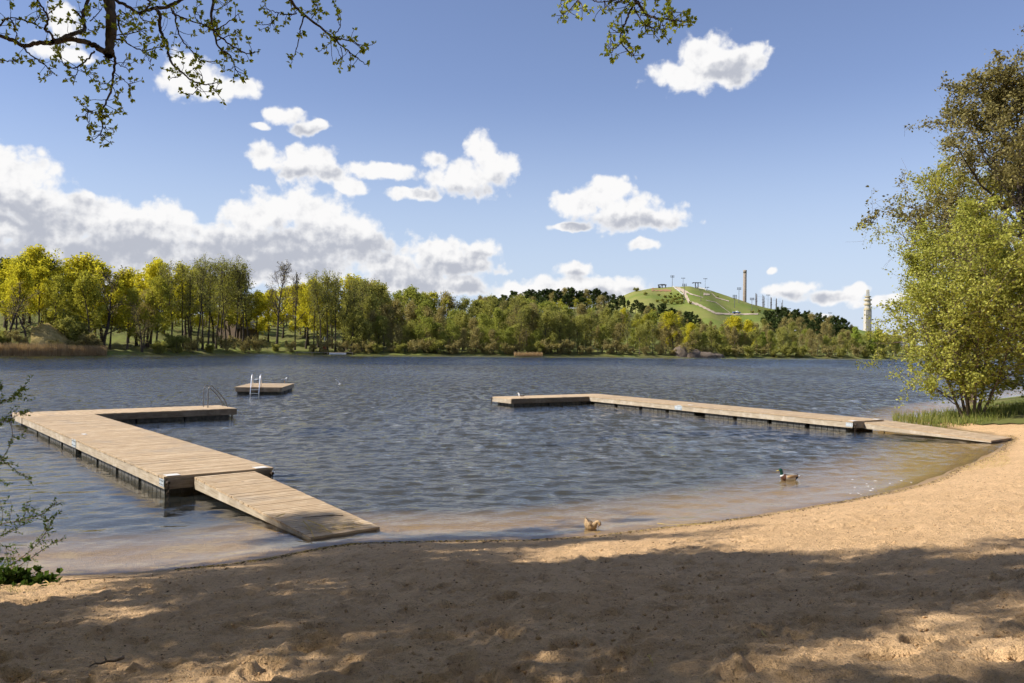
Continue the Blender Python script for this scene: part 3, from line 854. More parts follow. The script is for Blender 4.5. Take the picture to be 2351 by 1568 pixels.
def sample_on(r, brs, per, spread, s0=.15):
    """points scattered along branches"""
    C = []
    for pts, rad in brs:
        n = r.poisson(per * r.gamma(1.6) / 1.6)
        if n <= 0: continue
        q = (s0 + (1 - s0) * r.random(n)) * (len(pts) - 1); i = np.minimum(q.astype(int), len(pts) - 2)
        C.append(pts[i] + (pts[i + 1] - pts[i]) * (q - i)[:, None] + r.normal(0, spread, (n, 3)))
    return np.concatenate(C) if C else np.zeros((0, 3))


def tree_meshes(name, lv, seed, barkm, leafm, per, size, spread, minr=(0, 0, 0, 0, 0), sides=(7, 5, 3, 3, 3), levels_in_trunk=2, leaf_levels=(2, 3), flat=.0, cull=None, droop=0.0, twigm=None, rmul=1.0, ends=0.0):
    r = np.random.default_rng(seed + 999)
    def ok(p):
        return True if cull is None else cull(p)
    tb = [(p, np.maximum(q * rmul, minr[l]), sides[l]) for l in range(levels_in_trunk) for p, q in lv[l] if ok(p)]
    V, Q = tubes(tb); trunk = np_mesh(name + '_trunk', V, Q, barkm, True)
    cb = [(p, np.maximum(q * rmul, minr[l]), sides[l]) for l in range(levels_in_trunk, 5) for p, q in lv[l] if ok(p)]
    parts = []; off = 0; mi = []
    if cb:
        V1, Q1 = tubes(cb); parts.append((V1, Q1)); mi.append(np.zeros(len(Q1), int)); off = len(V1)
    src = [b for l in leaf_levels for b in lv[l] if ok(b[0])]
    C = sample_on(r, src, per, spread)
    if len(C):
        V2, Q2 = leaf_quads(r, C, size, flat, droop=droop); parts.append((V2, Q2 + off)); mi.append(np.ones(len(Q2), int))
    crown = np_mesh(name + '_crown', np.concatenate([p[0] for p in parts]), np.concatenate([p[1] for p in parts]), [twigm or barkm, leafm], False, np.concatenate(mi))
    return trunk, crown


# ------------------------------------------------------------------ kinds of far trees (built once, copied)
KIND = {}
def kind(key, name, h, lv, seed, *a, **kw):
    KIND.setdefault(key, []).append((name, h, tree_meshes(name, lv, seed, *a, **kw)))
FM = (0.05, .03, .022, .016, .013)
for s in range(3):
    kind('maple', 'maple_tree', 18, skeleton(100 + s, 18, .34, .24, 5.2, 17, (75, 18), 6, 3, (.05, .03, .0), prof='round', l2=.52), 100 + s, M_BARK, M_YEL, 13, .30, .50, minr=FM, flat=.2)
    kind('maple_olive', 'maple_tree', 18, skeleton(120 + s, 18, .32, .2, 5.0, 16, (72, 20), 6, 3, (.05, .03, .0), prof='round', l2=.52), 120 + s, M_BARKBR, M_YGR, 11, .30, .45, minr=FM, flat=.2)
for s in range(4):
    kind('alder', 'alder_tree', 20, skeleton(140 + s, 20, .26, .42, 3.5, 17, (62, 18), 6, 4, (.05, .05, .02), prof='column', l2=.55, lean=.05), 140 + s, M_BARK, M_OLV, 3.0, .18, .42, minr=FM, twigm=M_TWIG)
for s in range(2):
    kind('bare', 'bare_tree', 20, skeleton(160 + s, 20, .34, .3, 5.0, 16, (52, 14), 7, 5, (.06, .05, .02), prof='round', l2=.5, d4=1), 160 + s, M_BARK, M_OLVB, .6, .15, .3, minr=(.05, .035, .026, .022, .018), twigm=M_TWIG)
for s in range(2):
    kind('bareoak', 'bare_oak', 14, skeleton(165 + s, 14, .42, .12, 6.0, 11, (72, 30), 6, 4, (.04, .04, .02), (.1, .2, .25), prof='vase', l2=.5), 165 + s, M_BARK, M_OLVB, 1.0, .2, .3, minr=(.06, .05, .032, .02, .015), twigm=M_TWIG)
for s in range(4):
    kind('olive', 'leafy_tree', 16, skeleton(180 + s, 16, .26, .14, 4.4, 18, (72, 20), 6, 3, (.05, .03, .01), prof='round', l2=.52), 180 + s, M_BARKBR, M_OLV, 10, .25, .50, minr=FM, twigm=M_TWIG)
    kind('brownish', 'budding_tree', 16, skeleton(200 + s, 16, .26, .12, 4.2, 18, (66, 18), 6, 4, (.05, .04, .01), prof='round', l2=.52), 200 + s, M_BARKBR, M_OLVB, 8, .22, .50, minr=FM, twigm=M_TWIG)
for s in range(3):
    kind('green', 'leafy_tree', 16, skeleton(220 + s, 16, .26, .13, 4.3, 18, (70, 20), 6, 3, (.05, .03, .01), prof='round', l2=.52), 220 + s, M_BARKBR, M_GRN, 10, .25, .50, minr=FM, twigm=M_TWIG)
    kind('pine', 'pine_tree', 16, skeleton(240 + s, 16, .24, .30, 3.0, 20, (85, 45), 6, 3, (.02, .06, .05), (.03, .1, .15), prof='pine', l2=.42, top=1.), 240 + s, M_PINEBARK, M_PINE, 15, .30, .26, minr=FM, flat=.45, twigm=M_PINEBARK)
for s in range(2):
    kind('birch', 'birch_tree', 14, skeleton(260 + s, 14, .16, .08, 2.1, 20, (48, 14), 6, 3, (.05, -.02, -.06), prof='column', l2=.5), 260 + s, M_BIRCHBARK, M_BIR, 13, .24, .30, minr=FM, droop=.4)
    st = [(math.cos(t), math.sin(t), .45, .8 + .2 * math.sin(t * 3), .8) for t in (0.2, 1.4, 2.7, 3.9, 5.2)]
    kind('shrub', 'shore_shrub', 5, skeleton(280 + s, 5, .06, .1, 1.7, 6, (62, 25), 5, 3, (.05, .03, .0), l2=.55, stems=st), 280 + s, M_TWIG, M_OLVB, 6, .17, .25, minr=(.03, .02, .016, .013, .01))
    kind('shrubg', 'shore_shrub', 5, skeleton(290 + s, 5, .06, .08, 1.8, 6, (65, 25), 5, 3, (.05, .03, .0), l2=.55, stems=st), 290 + s, M_TWIG, M_OLV, 11, .18, .28, minr=(.03, .02, .016, .013, .01))

# ------------------------------------------------------------------ the far shore
FAR = [(-420, 838), (-60, 816), (120, 815.5), (330, 814), (500, 811.5), (640, 811), (780, 813), (1000, 815), (1200, 816.5), (1400, 818), (1560, 819.5), (1700, 820.5), (1850, 822), (2020, 823.5), (2200, 824.5), (2500, 827)]
FSH = np.array([tuple(at(x, y, 0)[:2]) for x, y in FAR])
# land strip: columns fan out along the shore, rows go inland
def shore_pt(xp):
    ys_ = np.interp(xp, [q[0] for q in FAR], [q[1] for q in FAR]); return at(xp, float(ys_), 0)


def land_h(xp, d):
    """height of the far land at picture column xp, d metres behind the waterline"""
    ridge = np.interp(xp, [-400, 0, 300, 600, 900, 1150, 1300, 1420, 1520, 1650, 1800, 1950, 2200], [15, 14, 13, 13, 13, 14, 19, 21, 13, 7, 6, 4, 3])
    bank = np.interp(xp, [-400, 0, 60, 130, 190, 230, 1900, 2400], [4, 4.5, 5.5, 4.6, 1.5, .9, .9, .9])
    near_ = bank * (1 - np.exp(-d / np.interp(xp, [0, 190, 260], [6., 5., 3.])))
    far_ = ridge * (1 / (1 + np.exp(-(d - 75) / 18.)) - 1 / (1 + math.exp(75 / 18.)))
    return near_ + far_ * (1 if d < 300 else max(.3, 1 - (d - 300) / 900))


cols = np.arange(-420, 2501, 12); rows = [-3, 0, 1.5, 4, 8, 14, 22, 34, 50, 70, 95, 125, 160, 210, 280, 400, 700, 1500]
FV = []
for xp in cols:
    p0 = shore_pt(xp); dr_ = Vector((p0.x, p0.y, 0)).normalized()
    for d in rows:
        p = p0 + dr_ * d; z_ = -.5 if d < 0 else (0.02 if d == 0 else land_h(xp, d) + .25 * math.sin(xp * .21 + d) * min(1, d / 8))
        FV.append((p.x, p.y, z_))
nr_ = len(rows); nc = len(cols); FQ = []
for i in range(nc - 1):
    for j in range(nr_ - 1): FQ.append((i * nr_ + j, (i + 1) * nr_ + j, (i + 1) * nr_ + j + 1, i * nr_ + j + 1))
tag(link('far_shore_ground', np_mesh('far_shore_ground', FV, FQ, M_FARG, True)), 'grassy wooded land across the lake', kind='structure')


def on_land(xp, d):
    p0 = shore_pt(xp); dr_ = Vector((p0.x, p0.y, 0)).normalized(); p = p0 + dr_ * d
    return Vector((p.x, p.y, land_h(xp, d) - .1))


tr_rng = random.Random(11)
def put_tree(key, xp, d, top=None, h=None, label='', group=None, cat='tree', var=None, wide=1.0, lean=None):
    """a copy of a kind of tree on the far land, as tall as measured"""
    v = KIND[key]; name, h0, (tm, cm) = v[var if var is not None else tr_rng.randrange(len(v))]
    p = on_land(xp, d)
    if top is not None:
        ytop = atd(xp, top, p.y).z; h = max(2.5, ytop - p.z)
    s = h / h0; root = empty(name, p, tr_rng.uniform(0, 6.28)); root.scale = (s * wide, s * wide, s)
    if lean: root.rotation_euler[0] = lean
    link('trunk', tm, root); link('crown', cm, root)
    tag(root, label, cat, group); return root


TOPS = ([-100, 0, 60, 95, 150, 220, 292, 343, 428, 510, 590, 640, 700, 760, 850, 900, 1000, 1100, 1200, 1300, 1400, 1450, 1500, 1550, 1600, 1700, 1800, 1900, 2000, 2100],
        [585, 592, 590, 582, 611, 602, 630, 611, 606, 602, 640, 640, 645, 636, 652, 664, 668, 684, 684, 700, 712, 716, 716, 722, 742, 742, 752, 764, 760, 760])
def top_at(x): return float(np.interp(x, *TOPS))

# singled-out trees of the front row
LB = [('bareoak', 18, 4, 664, 'dark bare oak with wide crooked limbs at the left end of the far shore', 1.15),
      ('bareoak', 62, 3, 690, 'smaller dark bare oak leaning over the reeds beside the grassy bank', 1.1),
      ('bareoak', 236, 14, 640, 'dark-limbed bare tree between the yellow crowns right of the grassy bank', 1.0),
      ('bareoak', 326, 3, 716, 'low crooked dark tree bent over the water on the far shore', .9),
      ('bare', 635, 5, 604, 'tall bare brown tree with fan-shaped crown on the far shore', .95),
      ('bare', 677, 5, 627, 'slim dark bare tree right of the tall brown one', .6),
      ('maple', 95, 30, 580, 'tallest yellow-green maple, its round top above the others at the far left', 1.0),
      ('maple', 220, 22, 600, 'yellow-green maple with broad round crown right of the bank', 1.0),
      ('maple', 343, 24, 610, 'yellow-green maple behind the crooked dark tree', .9),
      ('maple', 702, 16, 648, 'yellow-green maple right of the two bare trees', .75),
      ('maple', 1545, 8, 722, 'bright yellow-green maple at the lakeside foot of the green hill', .95),
      ('maple', 1578, 14, 746, 'small yellow maple standing by the shore rocks', .8),
      ('maple', 1673, 30, 731, 'larger of two bright yellow maples below the chimney', 1.1),
      ('maple', 1720, 26, 740, 'smaller of two bright yellow maples below the chimney', 1.0),
      ('maple', 1430, 50, 713, 'yellow maple top below the left flank of the green hill', .8),
      ('birch', 1964, 8, 752, 'pale green columnar birch left of the concrete tower', 1.1),
      ('birch', 2003, 8, 756, 'pale green birch right below the concrete tower', 1.15),
      ('birch', 1755, 8, 764, 'pale green birch at the waterside below the climbing poles', 1.0),
      ('green', 1697, 6, 762, 'dark green rounded tree in front of the yellow maples', .8)]
for key, xp, d, top, lb, wd in LB: put_tree(key, xp, d, top, label=lb, wide=wd, cat='tree')
# tall alders on the lawn at the far shore
for i, (xp, top) in enumerate([(394, 612), (421, 606), (440, 622), (452, 600), (465, 598), (476, 604), (496, 603), (508, 612), (520, 601), (537, 606), (557, 600), (572, 618)]):
    put_tree('alder', xp, 4 + 9 * tr_rng.random(), top, label='tall slim dark-trunked alder in the open grove on the far lawn', group='alders of the far grove', wide=.9)
for xp, top in [(735, 632), (752, 628), (770, 632), (790, 640), (812, 650), (835, 650), (720, 655)]:
    put_tree('alder', xp, 3 + 8 * tr_rng.random(), top, label='slim alder in the clump beside the far landing stage', group='alders by the far landing stage', wide=.9)
# rows of the wood
LOOK = dict(maple='yellow-green maple', maple_olive='yellow-olive maple', olive='olive-green tree', brownish='brownish budding tree', green='fresh green tree', pine='dark pine', alder='slim alder')
def row(x0, x1, step, d0, d1, keys, label, group, dtop=(0, 25), wide=(.9, 1.15), tops=None):
    x = x0
    while x < x1:
        key = tr_rng.choice(keys); xp = x + tr_rng.uniform(-.4, .4) * step
        t = (tops(xp) if tops else top_at(xp)) + tr_rng.uniform(*dtop)
        put_tree(key, xp, tr_rng.uniform(d0, d1), t, label=LOOK[key] + ' ' + (label(xp) if callable(label) else label), group=group, wide=tr_rng.uniform(*wide)); x += step
Ym, Yo = 'maple', 'maple_olive'
row(-60, 380, 34, 26, 45, [Ym, Ym, Yo], 'in the tall crowns above the grassy bank', 'yellow maples at the far left', (0, 22))
row(-40, 380, 40, 8, 20, [Yo, Yo, 'brownish', Ym], 'low among the far-left shore trees', 'olive trees at the far left', (25, 60), (.8, 1.))
row(380, 720, 34, 40, 60, [Ym, Yo, Ym], 'showing between the grove alders', 'maples behind the grove', (8, 40))
row(-40, 900, 19, 70, 100, ['brownish', 'olive', 'brownish'], lambda x: 'deep in the shade behind the ' + ('far-left maples' if x < 380 else 'grove alders' if x < 640 else 'landing stage'), 'background trees at the left', (70, 120), (1., 1.3))
row(380, 860, 30, 65, 90, ['olive', Yo, 'pine'], 'in the background of the far grove', 'trees behind the grove', (30, 60), (1., 1.25))
row(700, 900, 26, 18, 40, [Yo, 'olive', Ym, 'alder'], 'behind the landing-stage alders', 'trees behind the landing stage', (0, 22))
row(840, 1240, 22, 28, 60, ['olive', 'brownish', 'olive', Yo, 'green', 'alder'], 'in the skyline of the middle wood', 'skyline trees of the middle wood', (-4, 16))
row(800, 1260, 19, 10, 26, ['olive', 'brownish', 'brownish', 'green'], 'halfway down the middle wood', 'mid-height trees of the middle wood', (25, 55), (.85, 1.1))
row(800, 1280, 14, 2, 8, ['brownish', 'olive', 'olive', 'green', 'green'], 'at the water edge of the middle wood', 'waterside trees of the middle wood', (62, 100), (.9, 1.25))
row(1180, 1570, 16, 4, 12, ['olive', 'brownish', 'alder', 'olive', 'green'], 'at the waterside below the pine ridge', 'waterside trees below the ridge', (10, 45))
row(1200, 1600, 21, 20, 42, ['olive', Yo, 'brownish', 'green'], 'in the second row below the pine ridge', 'second row below the ridge', (0, 16))
pt = lambda x: float(np.interp(x, [1080, 1150, 1200, 1300, 1380, 1430, 1470, 1520, 1580, 1640], [682, 676, 668, 661, 665, 680, 694, 700, 712, 722]))
row(1090, 1600, 8, 115, 190, ['pine', 'pine', 'pine', 'brownish', 'pine'], lambda x: 'on the ridge crest ' + ('above the middle wood' if x < 1330 else 'left of the green hill'), 'pines on the ridge', (0, 13), (1.05, 1.4), pt)
row(1090, 1590, 10, 80, 112, ['pine', 'pine', 'brownish', 'pine', Yo], 'on the lower slope of the pine ridge', 'pines on the ridge slope', (14, 34), (1.0, 1.3), pt)
row(1590, 2060, 13, 3, 12, ['brownish', 'olive', 'green', 'olive', 'green'], 'along the far right waterline', 'waterside trees at the far right', (8, 32), (.9, 1.2))
row(1590, 2060, 20, 22, 45, ['brownish', 'olive', 'brownish', 'green'], 'in the second row at the far right', 'second row at the far right', (-2, 12), (1., 1.2))
pt2 = lambda x: float(np.interp(x, [1560, 1640, 1720, 1800, 1850, 1920, 1990], [724, 736, 738, 728, 726, 744, 762]))
row(1570, 1980, 12, 95, 170, ['pine', 'brownish', 'pine', 'olive', 'brownish'], 'on the slope under the ski hill', 'trees under the ski hill', (0, 14), (.9, 1.2), pt2)
row(1760, 1960, 13, 170, 260, ['pine', 'brownish', 'pine'], 'on the hill shoulder below the poles', 'trees on the hill shoulder', (-8, 4), (.9, 1.2), lambda x: float(np.interp(x, [1740, 1800, 1850, 1920, 1980], [716, 718, 722, 736, 752])))
row(-40, 130, 20, 70, 110, ['pine'], 'behind the leftmost maples', 'pines at the far left', (-2, 10), (1., 1.2), lambda x: 596.)
row(2020, 2400, 26, 6, 30, ['olive', 'green', 'brownish'], 'half hidden by the big waterside trees', 'trees behind the big waterside tree', (-6, 16))
# shrubs at the water's edge
for xp in list(range(-20, 60, 22)) + [120, 165, 200, 215] + list(range(370, 800, 38)) + list(range(820, 1300, 26)) + list(range(1300, 2050, 30)):
    key = tr_rng.choice(['shrub', 'shrub', 'shrubg']); put_tree(key, xp + tr_rng.uniform(-8, 8), tr_rng.uniform(.8, 3), h=tr_rng.uniform(2., 4.6), label='low twiggy shrub at the far waterline, ' + ('below the far-left trees' if xp < 330 else 'before the grove' if xp < 810 else 'before the middle wood' if xp < 1180 else 'below the pine ridge' if xp < 1560 else 'at the far right'), group='shrubs along the far waterline', cat='shrub', wide=1.2)
for xp, d, hh_ in [(150, 9, 5.), (175, 12, 4.6), (130, 14, 5.), (200, 11, 3.5)]:
    put_tree('shrubg', xp, d, h=hh_, label='fresh green bush on top of the grassy far-left bank', group='bushes on the grassy bank', cat='shrub', wide=1.3)

# ------------------------------------------------------------------ ski hill, chimney, masts, tower
HX = [1380, 1430, 1459, 1497, 1544, 1585, 1629, 1673, 1709, 1761, 1805, 1879, 1952, 2060]
HY = [700, 679, 669, 661.5, 658.5, 658.5, 666, 680.5, 694, 707, 716, 733.5, 754, 772]
Y0H, Y1H = 430., 660.
def hill_pt(xp, t):
    yt = float(np.interp(xp, HX, HY)); zr = atd(xp, yt, Y1H).z; Yd = Y0H + (Y1H - Y0H) * t
    s_ = t if t <= 1 else 2 - t
    z_ = 2 + (zr - 2) * (1 - (1 - s_) ** 1.35 if s_ < 1 else 1) + 1.2 * math.sin(xp * .05 + t * 5) * (s_ < .9)
    return Vector((atd(xp, 700, Yd).x, Yd, z_))


def pix_y(p):
    d = Vector(p) - Vector((0, 0, CAMZ)); return CY - F * d.dot(upv) / d.dot(fwd)


def hill_at(xp, y):
    lo, hi = 0., 1.
    for _ in range(30):
        md = (lo + hi) / 2
        if pix_y(hill_pt(xp, md)) > y: lo = md
        else: hi = md
    return hill_pt(xp, lo)


hc = np.arange(1360, 2070, 5); ht = np.concatenate([np.linspace(0, 1, 26), [1.08, 1.2, 1.4, 1.7, 2.]])
HV = [tuple(hill_pt(xp, t)) for xp in hc for t in ht]; k_ = len(ht)
HQ = [(i * k_ + j, (i + 1) * k_ + j, (i + 1) * k_ + j + 1, i * k_ + j + 1) for i in range(len(hc) - 1) for j in range(k_ - 1)]
tag(link('ski_hill', np_mesh('ski_hill', HV, HQ, M_HILL, True)), 'bare green hill above the far wood', kind='structure')
def Z5(x, y): return 1380 + x * .2934, 581 + y * .2934


def drape(name, pts, wd, m_, label, dz=.22):
    """a band lying on the hill, a little above the turf"""
    P_ = []
    for (a, b) in zip(pts[:-1], pts[1:]):
        for i in range(8):
            t = i / 8; P_.append((a[0] + (b[0] - a[0]) * t, a[1] + (b[1] - a[1]) * t))
    P_.append(pts[-1]); V_ = []; n = len(P_)
    for i, (x, y) in enumerate(P_):
        w_ = (wd[0] + (wd[1] - wd[0]) * i / (n - 1)) * (1 + .25 * math.sin(i * 1.7)); xp, yp = Z5(x, y)
        dx_ = P_[min(i + 1, n - 1)][0] - P_[max(i - 1, 0)][0]; dy_ = P_[min(i + 1, n - 1)][1] - P_[max(i - 1, 0)][1]; l_ = math.hypot(dx_, dy_) + 1e-6
        for s_ in (-1, -.4, .4, 1):
            q = hill_at(xp - s_ * dy_ / l_ * w_ * .147, yp + s_ * dx_ / l_ * w_ * .147); V_.append((q.x, q.y, q.z + dz))
    Q_ = [(i * 4 + j, i * 4 + j + 1, (i + 1) * 4 + j + 1, (i + 1) * 4 + j) for i in range(n - 1) for j in range(3)]
    tag(link(name, np_mesh(name, V_, Q_, m_, True)), label, kind='structure')


drape('hill_path', [(575, 268), (640, 296), (668, 345), (690, 385), (760, 405), (830, 440), (900, 474), (1050, 481), (1230, 478)], (24, 10), M_PATH, 'broad gravel track down the green hill')
drape('hill_path', [(630, 285), (700, 322), (800, 350)], (14, 4), M_PATH, 'gravel track branching across the hill')
drape('hill_path', [(800, 322), (850, 326)], (20, 10), M_PATH, 'worn gravel patch on the hill')
drape('hill_path', [(862, 312), (900, 350), (1000, 378)], (5, 8), M_PATH, 'narrow track under the hill crest')
drape('hill_path', [(820, 370), (900, 388), (1010, 470)], (4, 4), M_PATH, 'thin footpath down the hill')
drape('heath_patch', [(395, 284), (460, 290), (545, 296)], (26, 14), M_HEATH, 'rust-brown heath patch near the hill top')


def hill_base(zx, zy, lift=0.):
    """a spot on the hill under a measured point"""
    x, y = Z5(zx, zy); yr = float(np.interp(x, HX, HY))
    return hill_at(x, max(y, yr + .6)) if y > yr - 6 else hill_pt(x, 1.)


PXM = 660. / F                                   # metres per picture unit at the hill
def mast(zx, ztop, zbase, lamps, label, r_=.16, group='lamp masts on the ski hill'):
    p = hill_base(zx, zbase); x, yt = Z5(zx, ztop); h = atd(x, yt, p.y).z - p.z
    e = empty('lamp_mast', p - Vector((0, 0, .3))); tag(e, label, 'lamp mast', group)
    k_ = MB(); k_.tube([(0, 0, 0), (0, 0, h * .5), (0, 0, h)], [r_ * 1.3, r_, r_ * .8], 6); k_.build('pole', M_STEELD, e)
    for i in range(lamps):
        z_ = h - .3 - i * .9; k_ = MB(); k_.box(-1.3, 1.3, -.08, .08, z_ - .08, z_ + .08)
        for s in (-1.1, 0, 1.1): k_.box(s - .28, s + .28, -.45, -.10, z_ - .35, z_ + .25)
        k_.build('floodlight_bar', M_STEELD, e)
    return e


mast(555, 172, 262, 2, 'tall dark floodlight mast at the top of the green hill beside the gravel track')
mast(640, 190, 266, 1, 'thin pale lamp mast standing behind the hill top', .1)
mast(650, 236, 384, 2, 'dark mast on the slope right of the track bend')
mast(780, 280, 378, 1, 'thin pole halfway down the open slope', .1)
mast(813, 194, 284, 1, 'thin lamp mast right of the lift pylons', .1)
mast(829, 262, 290, 1, 'short lamp post at the right end of the white hilltop fence', .1)
mast(1045, 324, 428, 3, 'floodlight mast with stacked lamps low on the open slope')
mast(1078, 266, 390, 2, 'tall floodlight mast left of the chimney')
mast(1180, 346, 452, 2, 'floodlight mast with pale foot left of the climbing poles')
mast(1306, 322, 430, 1, 'single lamp mast behind the climbing poles', .1)
mast(1470, 428, 470, 1, 'short lamp mast right of the climbing poles', .1)
mast(1792, 462, 520, 1, 'thin lamp mast rising from the trees right of the hill', .1)
for i, (zx, lb) in enumerate(((736, 'left one of two T-shaped chairlift pylons on the crest'), (757, 'right one of two T-shaped chairlift pylons on the crest'))):
    p = hill_base(zx, 270); h = atd(*Z5(zx, 229), p.y).z - p.z
    e = empty('lift_pylon', p - Vector((0, 0, .3))); tag(e, lb, 'lift pylon', 'chairlift pylons')
    k_ = MB(); k_.tube([(0, 0, 0), (0, 0, h)], [.45, .3], 8); k_.build('pole', M_STEELD, e)
    k_ = MB(); k_.box(-2.1, 2.1, -.3, .3, h - .1, h + .35)
    for s in (-1.9, 1.9): k_.box(s - .5, s + .5, -.9, .9, h - .5, h - .1)
    k_.build('crossarm', M_STEELD, e)
p = hill_base(476, 268); g_ = empty('lift_station', p); tag(g_, 'dark open-framed lift station on the hill top', 'lift station')
for x_ in (-2.6, 0, 2.6):
    for y_ in (-1.2, 1.2):
        k_ = MB(); k_.box(x_ - .18, x_ + .18, y_ - .18, y_ + .18, -.6, 1.9); k_.build('post', M_STEELD, g_)
k_ = MB(); k_.box(-3.1, 3.1, -1.6, 1.6, 1.9, 2.45); k_.box(-1.2, 2.2, -.9, .9, 2.45, 2.8); k_.build('roof', M_STEELD, g_)
k_ = MB(); k_.box(-3.0, -1.3, -1.0, 1.0, -.6, 1.1); k_.build('cabin', M_GLASS, g_)


def fence(z0, z1, n, label):
    a = hill_base(*z0); e = empty('safety_fence', a); tag(e, label, 'fence', 'white fences on the ski hill')
    prev = None
    for i in range(n + 1):
        t = i / n; q = hill_base(z0[0] + (z1[0] - z0[0]) * t, z0[1] + (z1[1] - z0[1]) * t) - a
        k_ = MB(); k_.box(q.x - .07, q.x + .07, q.y - .07, q.y + .07, q.z - .3, q.z + 1.3); k_.build('post', M_FENCE, e)
        if prev is not None:
            k_ = MB(); k_.bar(prev + Vector((0, 0, .75)), q + Vector((0, 0, .75)), .05, .6); k_.build('panel', M_FENCE, e)
        prev = q


fence((556, 264), (640, 330), 16, 'white board fence running down the hill left of the track')
fence((735, 271), (858, 299), 18, 'white board fence along the hill crest right of the lift pylons')
# bushes dotted over the hill
for i, (zx, zy, h_) in enumerate([(275, 300, 3.2), (348, 330, 2.4), (450, 335, 1.6), (500, 350, 2.), (540, 352, 2.2), (565, 380, 2.6), (590, 368, 2.2), (612, 358, 2.), (630, 342, 1.8), (600, 330, 1.6), (545, 324, 1.6), (520, 385, 2.4), (480, 380, 2.2), (640, 368, 2.2), (575, 345, 1.8), (555, 400, 2.6), (600, 400, 2.6), (630, 395, 2.4), (500, 400, 2.4), (700, 400, 2.), (440, 385, 2.), (910, 345, 1.2), (1185, 470, 2.), (1240, 465, 2.2), (1300, 470, 3.)]):
    nm, h0, (tm, cm) = KIND['shrubg'][i % 2]; e = empty('hill_bush', hill_base(zx, zy) - Vector((0, 0, .1)), i * 1.7); e.scale = (h_ / h0 * 1.3, h_ / h0 * 1.3, h_ / h0)
    link('trunk', tm, e); link('crown', cm, e); tag(e, 'small dark bush on the %s of the green hill' % ('left flank' if zx < 700 else 'right side'), 'bush', 'bushes on the ski hill')
# chimney
p = atd(1709.5, 700, 820.); ztop = atd(1711.5, 620, 820.).z
e = empty('chimney', (p.x, 820., 0)); tag(e, 'tall round brown concrete chimney behind the green hill', 'chimney')
k_ = MB(); k_.tube([(0, 0, -1), (0, 0, ztop * .5), (0, 0, ztop - 3)], [2.0, 1.75, 1.6], 20); k_.build('shaft', M_CONC, e, True)
k_ = MB(); k_.tube([(0, 0, ztop - 3), (0, 0, ztop)], [1.66, 1.66], 20); k_.build('rim', M_CONC, e, True)
k_ = MB(); k_.box(-.12, .12, -2.15, -1.72, 10, ztop - 4); k_.build('ladder', M_STEELD, e)
# climbing course: timber poles with platforms and wires
POL = [(1193, 312, 408), (1215, 316, 410), (1234, 322, 416), (1249, 326, 418), (1271, 334, 424), (1292, 340, 430), (1312, 342, 434), (1330, 346, 436), (1349, 352, 440), (1357, 354, 442), (1369, 357, 443), (1386, 362, 446), (1404, 366, 448), (1411, 388, 450)]
tops_ = []
for i, (zx, zt, zb) in enumerate(POL):
    p = hill_base(zx, zb) + Vector((0, (i % 3) * 5 - 5, 0)); h = atd(*Z5(zx, zt), p.y).z - p.z
    e = empty('climbing_pole', p - Vector((0, 0, .6)))
    tag(e, 'tall timber climbing-course pole right of the chimney', 'pole', 'climbing-course poles')
    k_ = MB(); k_.tube([(0, 0, 0), (0, 0, h + .6)], [.22, .16], 7); k_.build('pole', M_POLEW, e)
    for f_ in ((.38, .62) if i % 2 else (.5,)):
        k_ = MB(); k_.box(-.55, .55, -.55, .55, h * f_, h * f_ + .18); k_.build('platform', M_POLEW, e)
    tops_.append(p + Vector((0, 0, h * .8)))
k_ = MB(); [k_.tube([a, b], .035, 4) for a, b in zip(tops_[:-1], tops_[1:])]
tag(k_.build('climbing_wires', M_STEELD), 'thin wires strung between the climbing poles', 'wires')
# pickup truck on the track, sign, hut
def car(zx, zy, label, rz):
    p = hill_base(zx, zy) + Vector((0, 0, .5)); e = empty('pickup_truck', p, rz); tag(e, label, 'pickup truck')
    k_ = MB(); secs = [(-2.6, .55, 1.05), (-.5, .55, 1.05), (.0, .55, 1.08), (1.0, .55, 1.05), (2.4, .55, .95), (2.6, .6, .8)]
    vs = []
    for x_, z0, z1 in secs: vs += [(x_, -.95, z0), (x_, .95, z0), (x_, .95, z1), (x_, -.95, z1)]
    fs = [(i * 4 + j, i * 4 + (j + 1) % 4, i * 4 + 4 + (j + 1) % 4, i * 4 + 4 + j) for i in range(5) for j in range(4)] + [(3, 2, 1, 0), (20, 21, 22, 23)]
    k_.add(vs, fs); k_.build('body', M_BLUE, e)
    k_ = MB(); k_.add([(-.5, -.85, 1.05), (-.5, .85, 1.05), (1.1, .85, 1.05), (1.1, -.85, 1.05), (-.35, -.7, 1.75), (-.35, .7, 1.75), (.55, .7, 1.75), (.55, -.7, 1.75)], [(0, 3, 2, 1), (4, 5, 6, 7), (0, 1, 5, 4), (1, 2, 6, 5), (2, 3, 7, 6), (3, 0, 4, 7)])
    k_.build('cab', M_WHITE, e)
    k_ = MB(); k_.box(-2.5, -.6, -.9, .9, 1.05, 1.3); k_.build('load_bed', M_GALV, e)
    for x_ in (-1.6, 1.6):
        for s in (-.86, .86):
            k_ = MB(); k_.tube([(x_, s - .12, .4), (x_, s + .12, .4)], .4, 14); k_.build('wheel', M_TYRE, e)


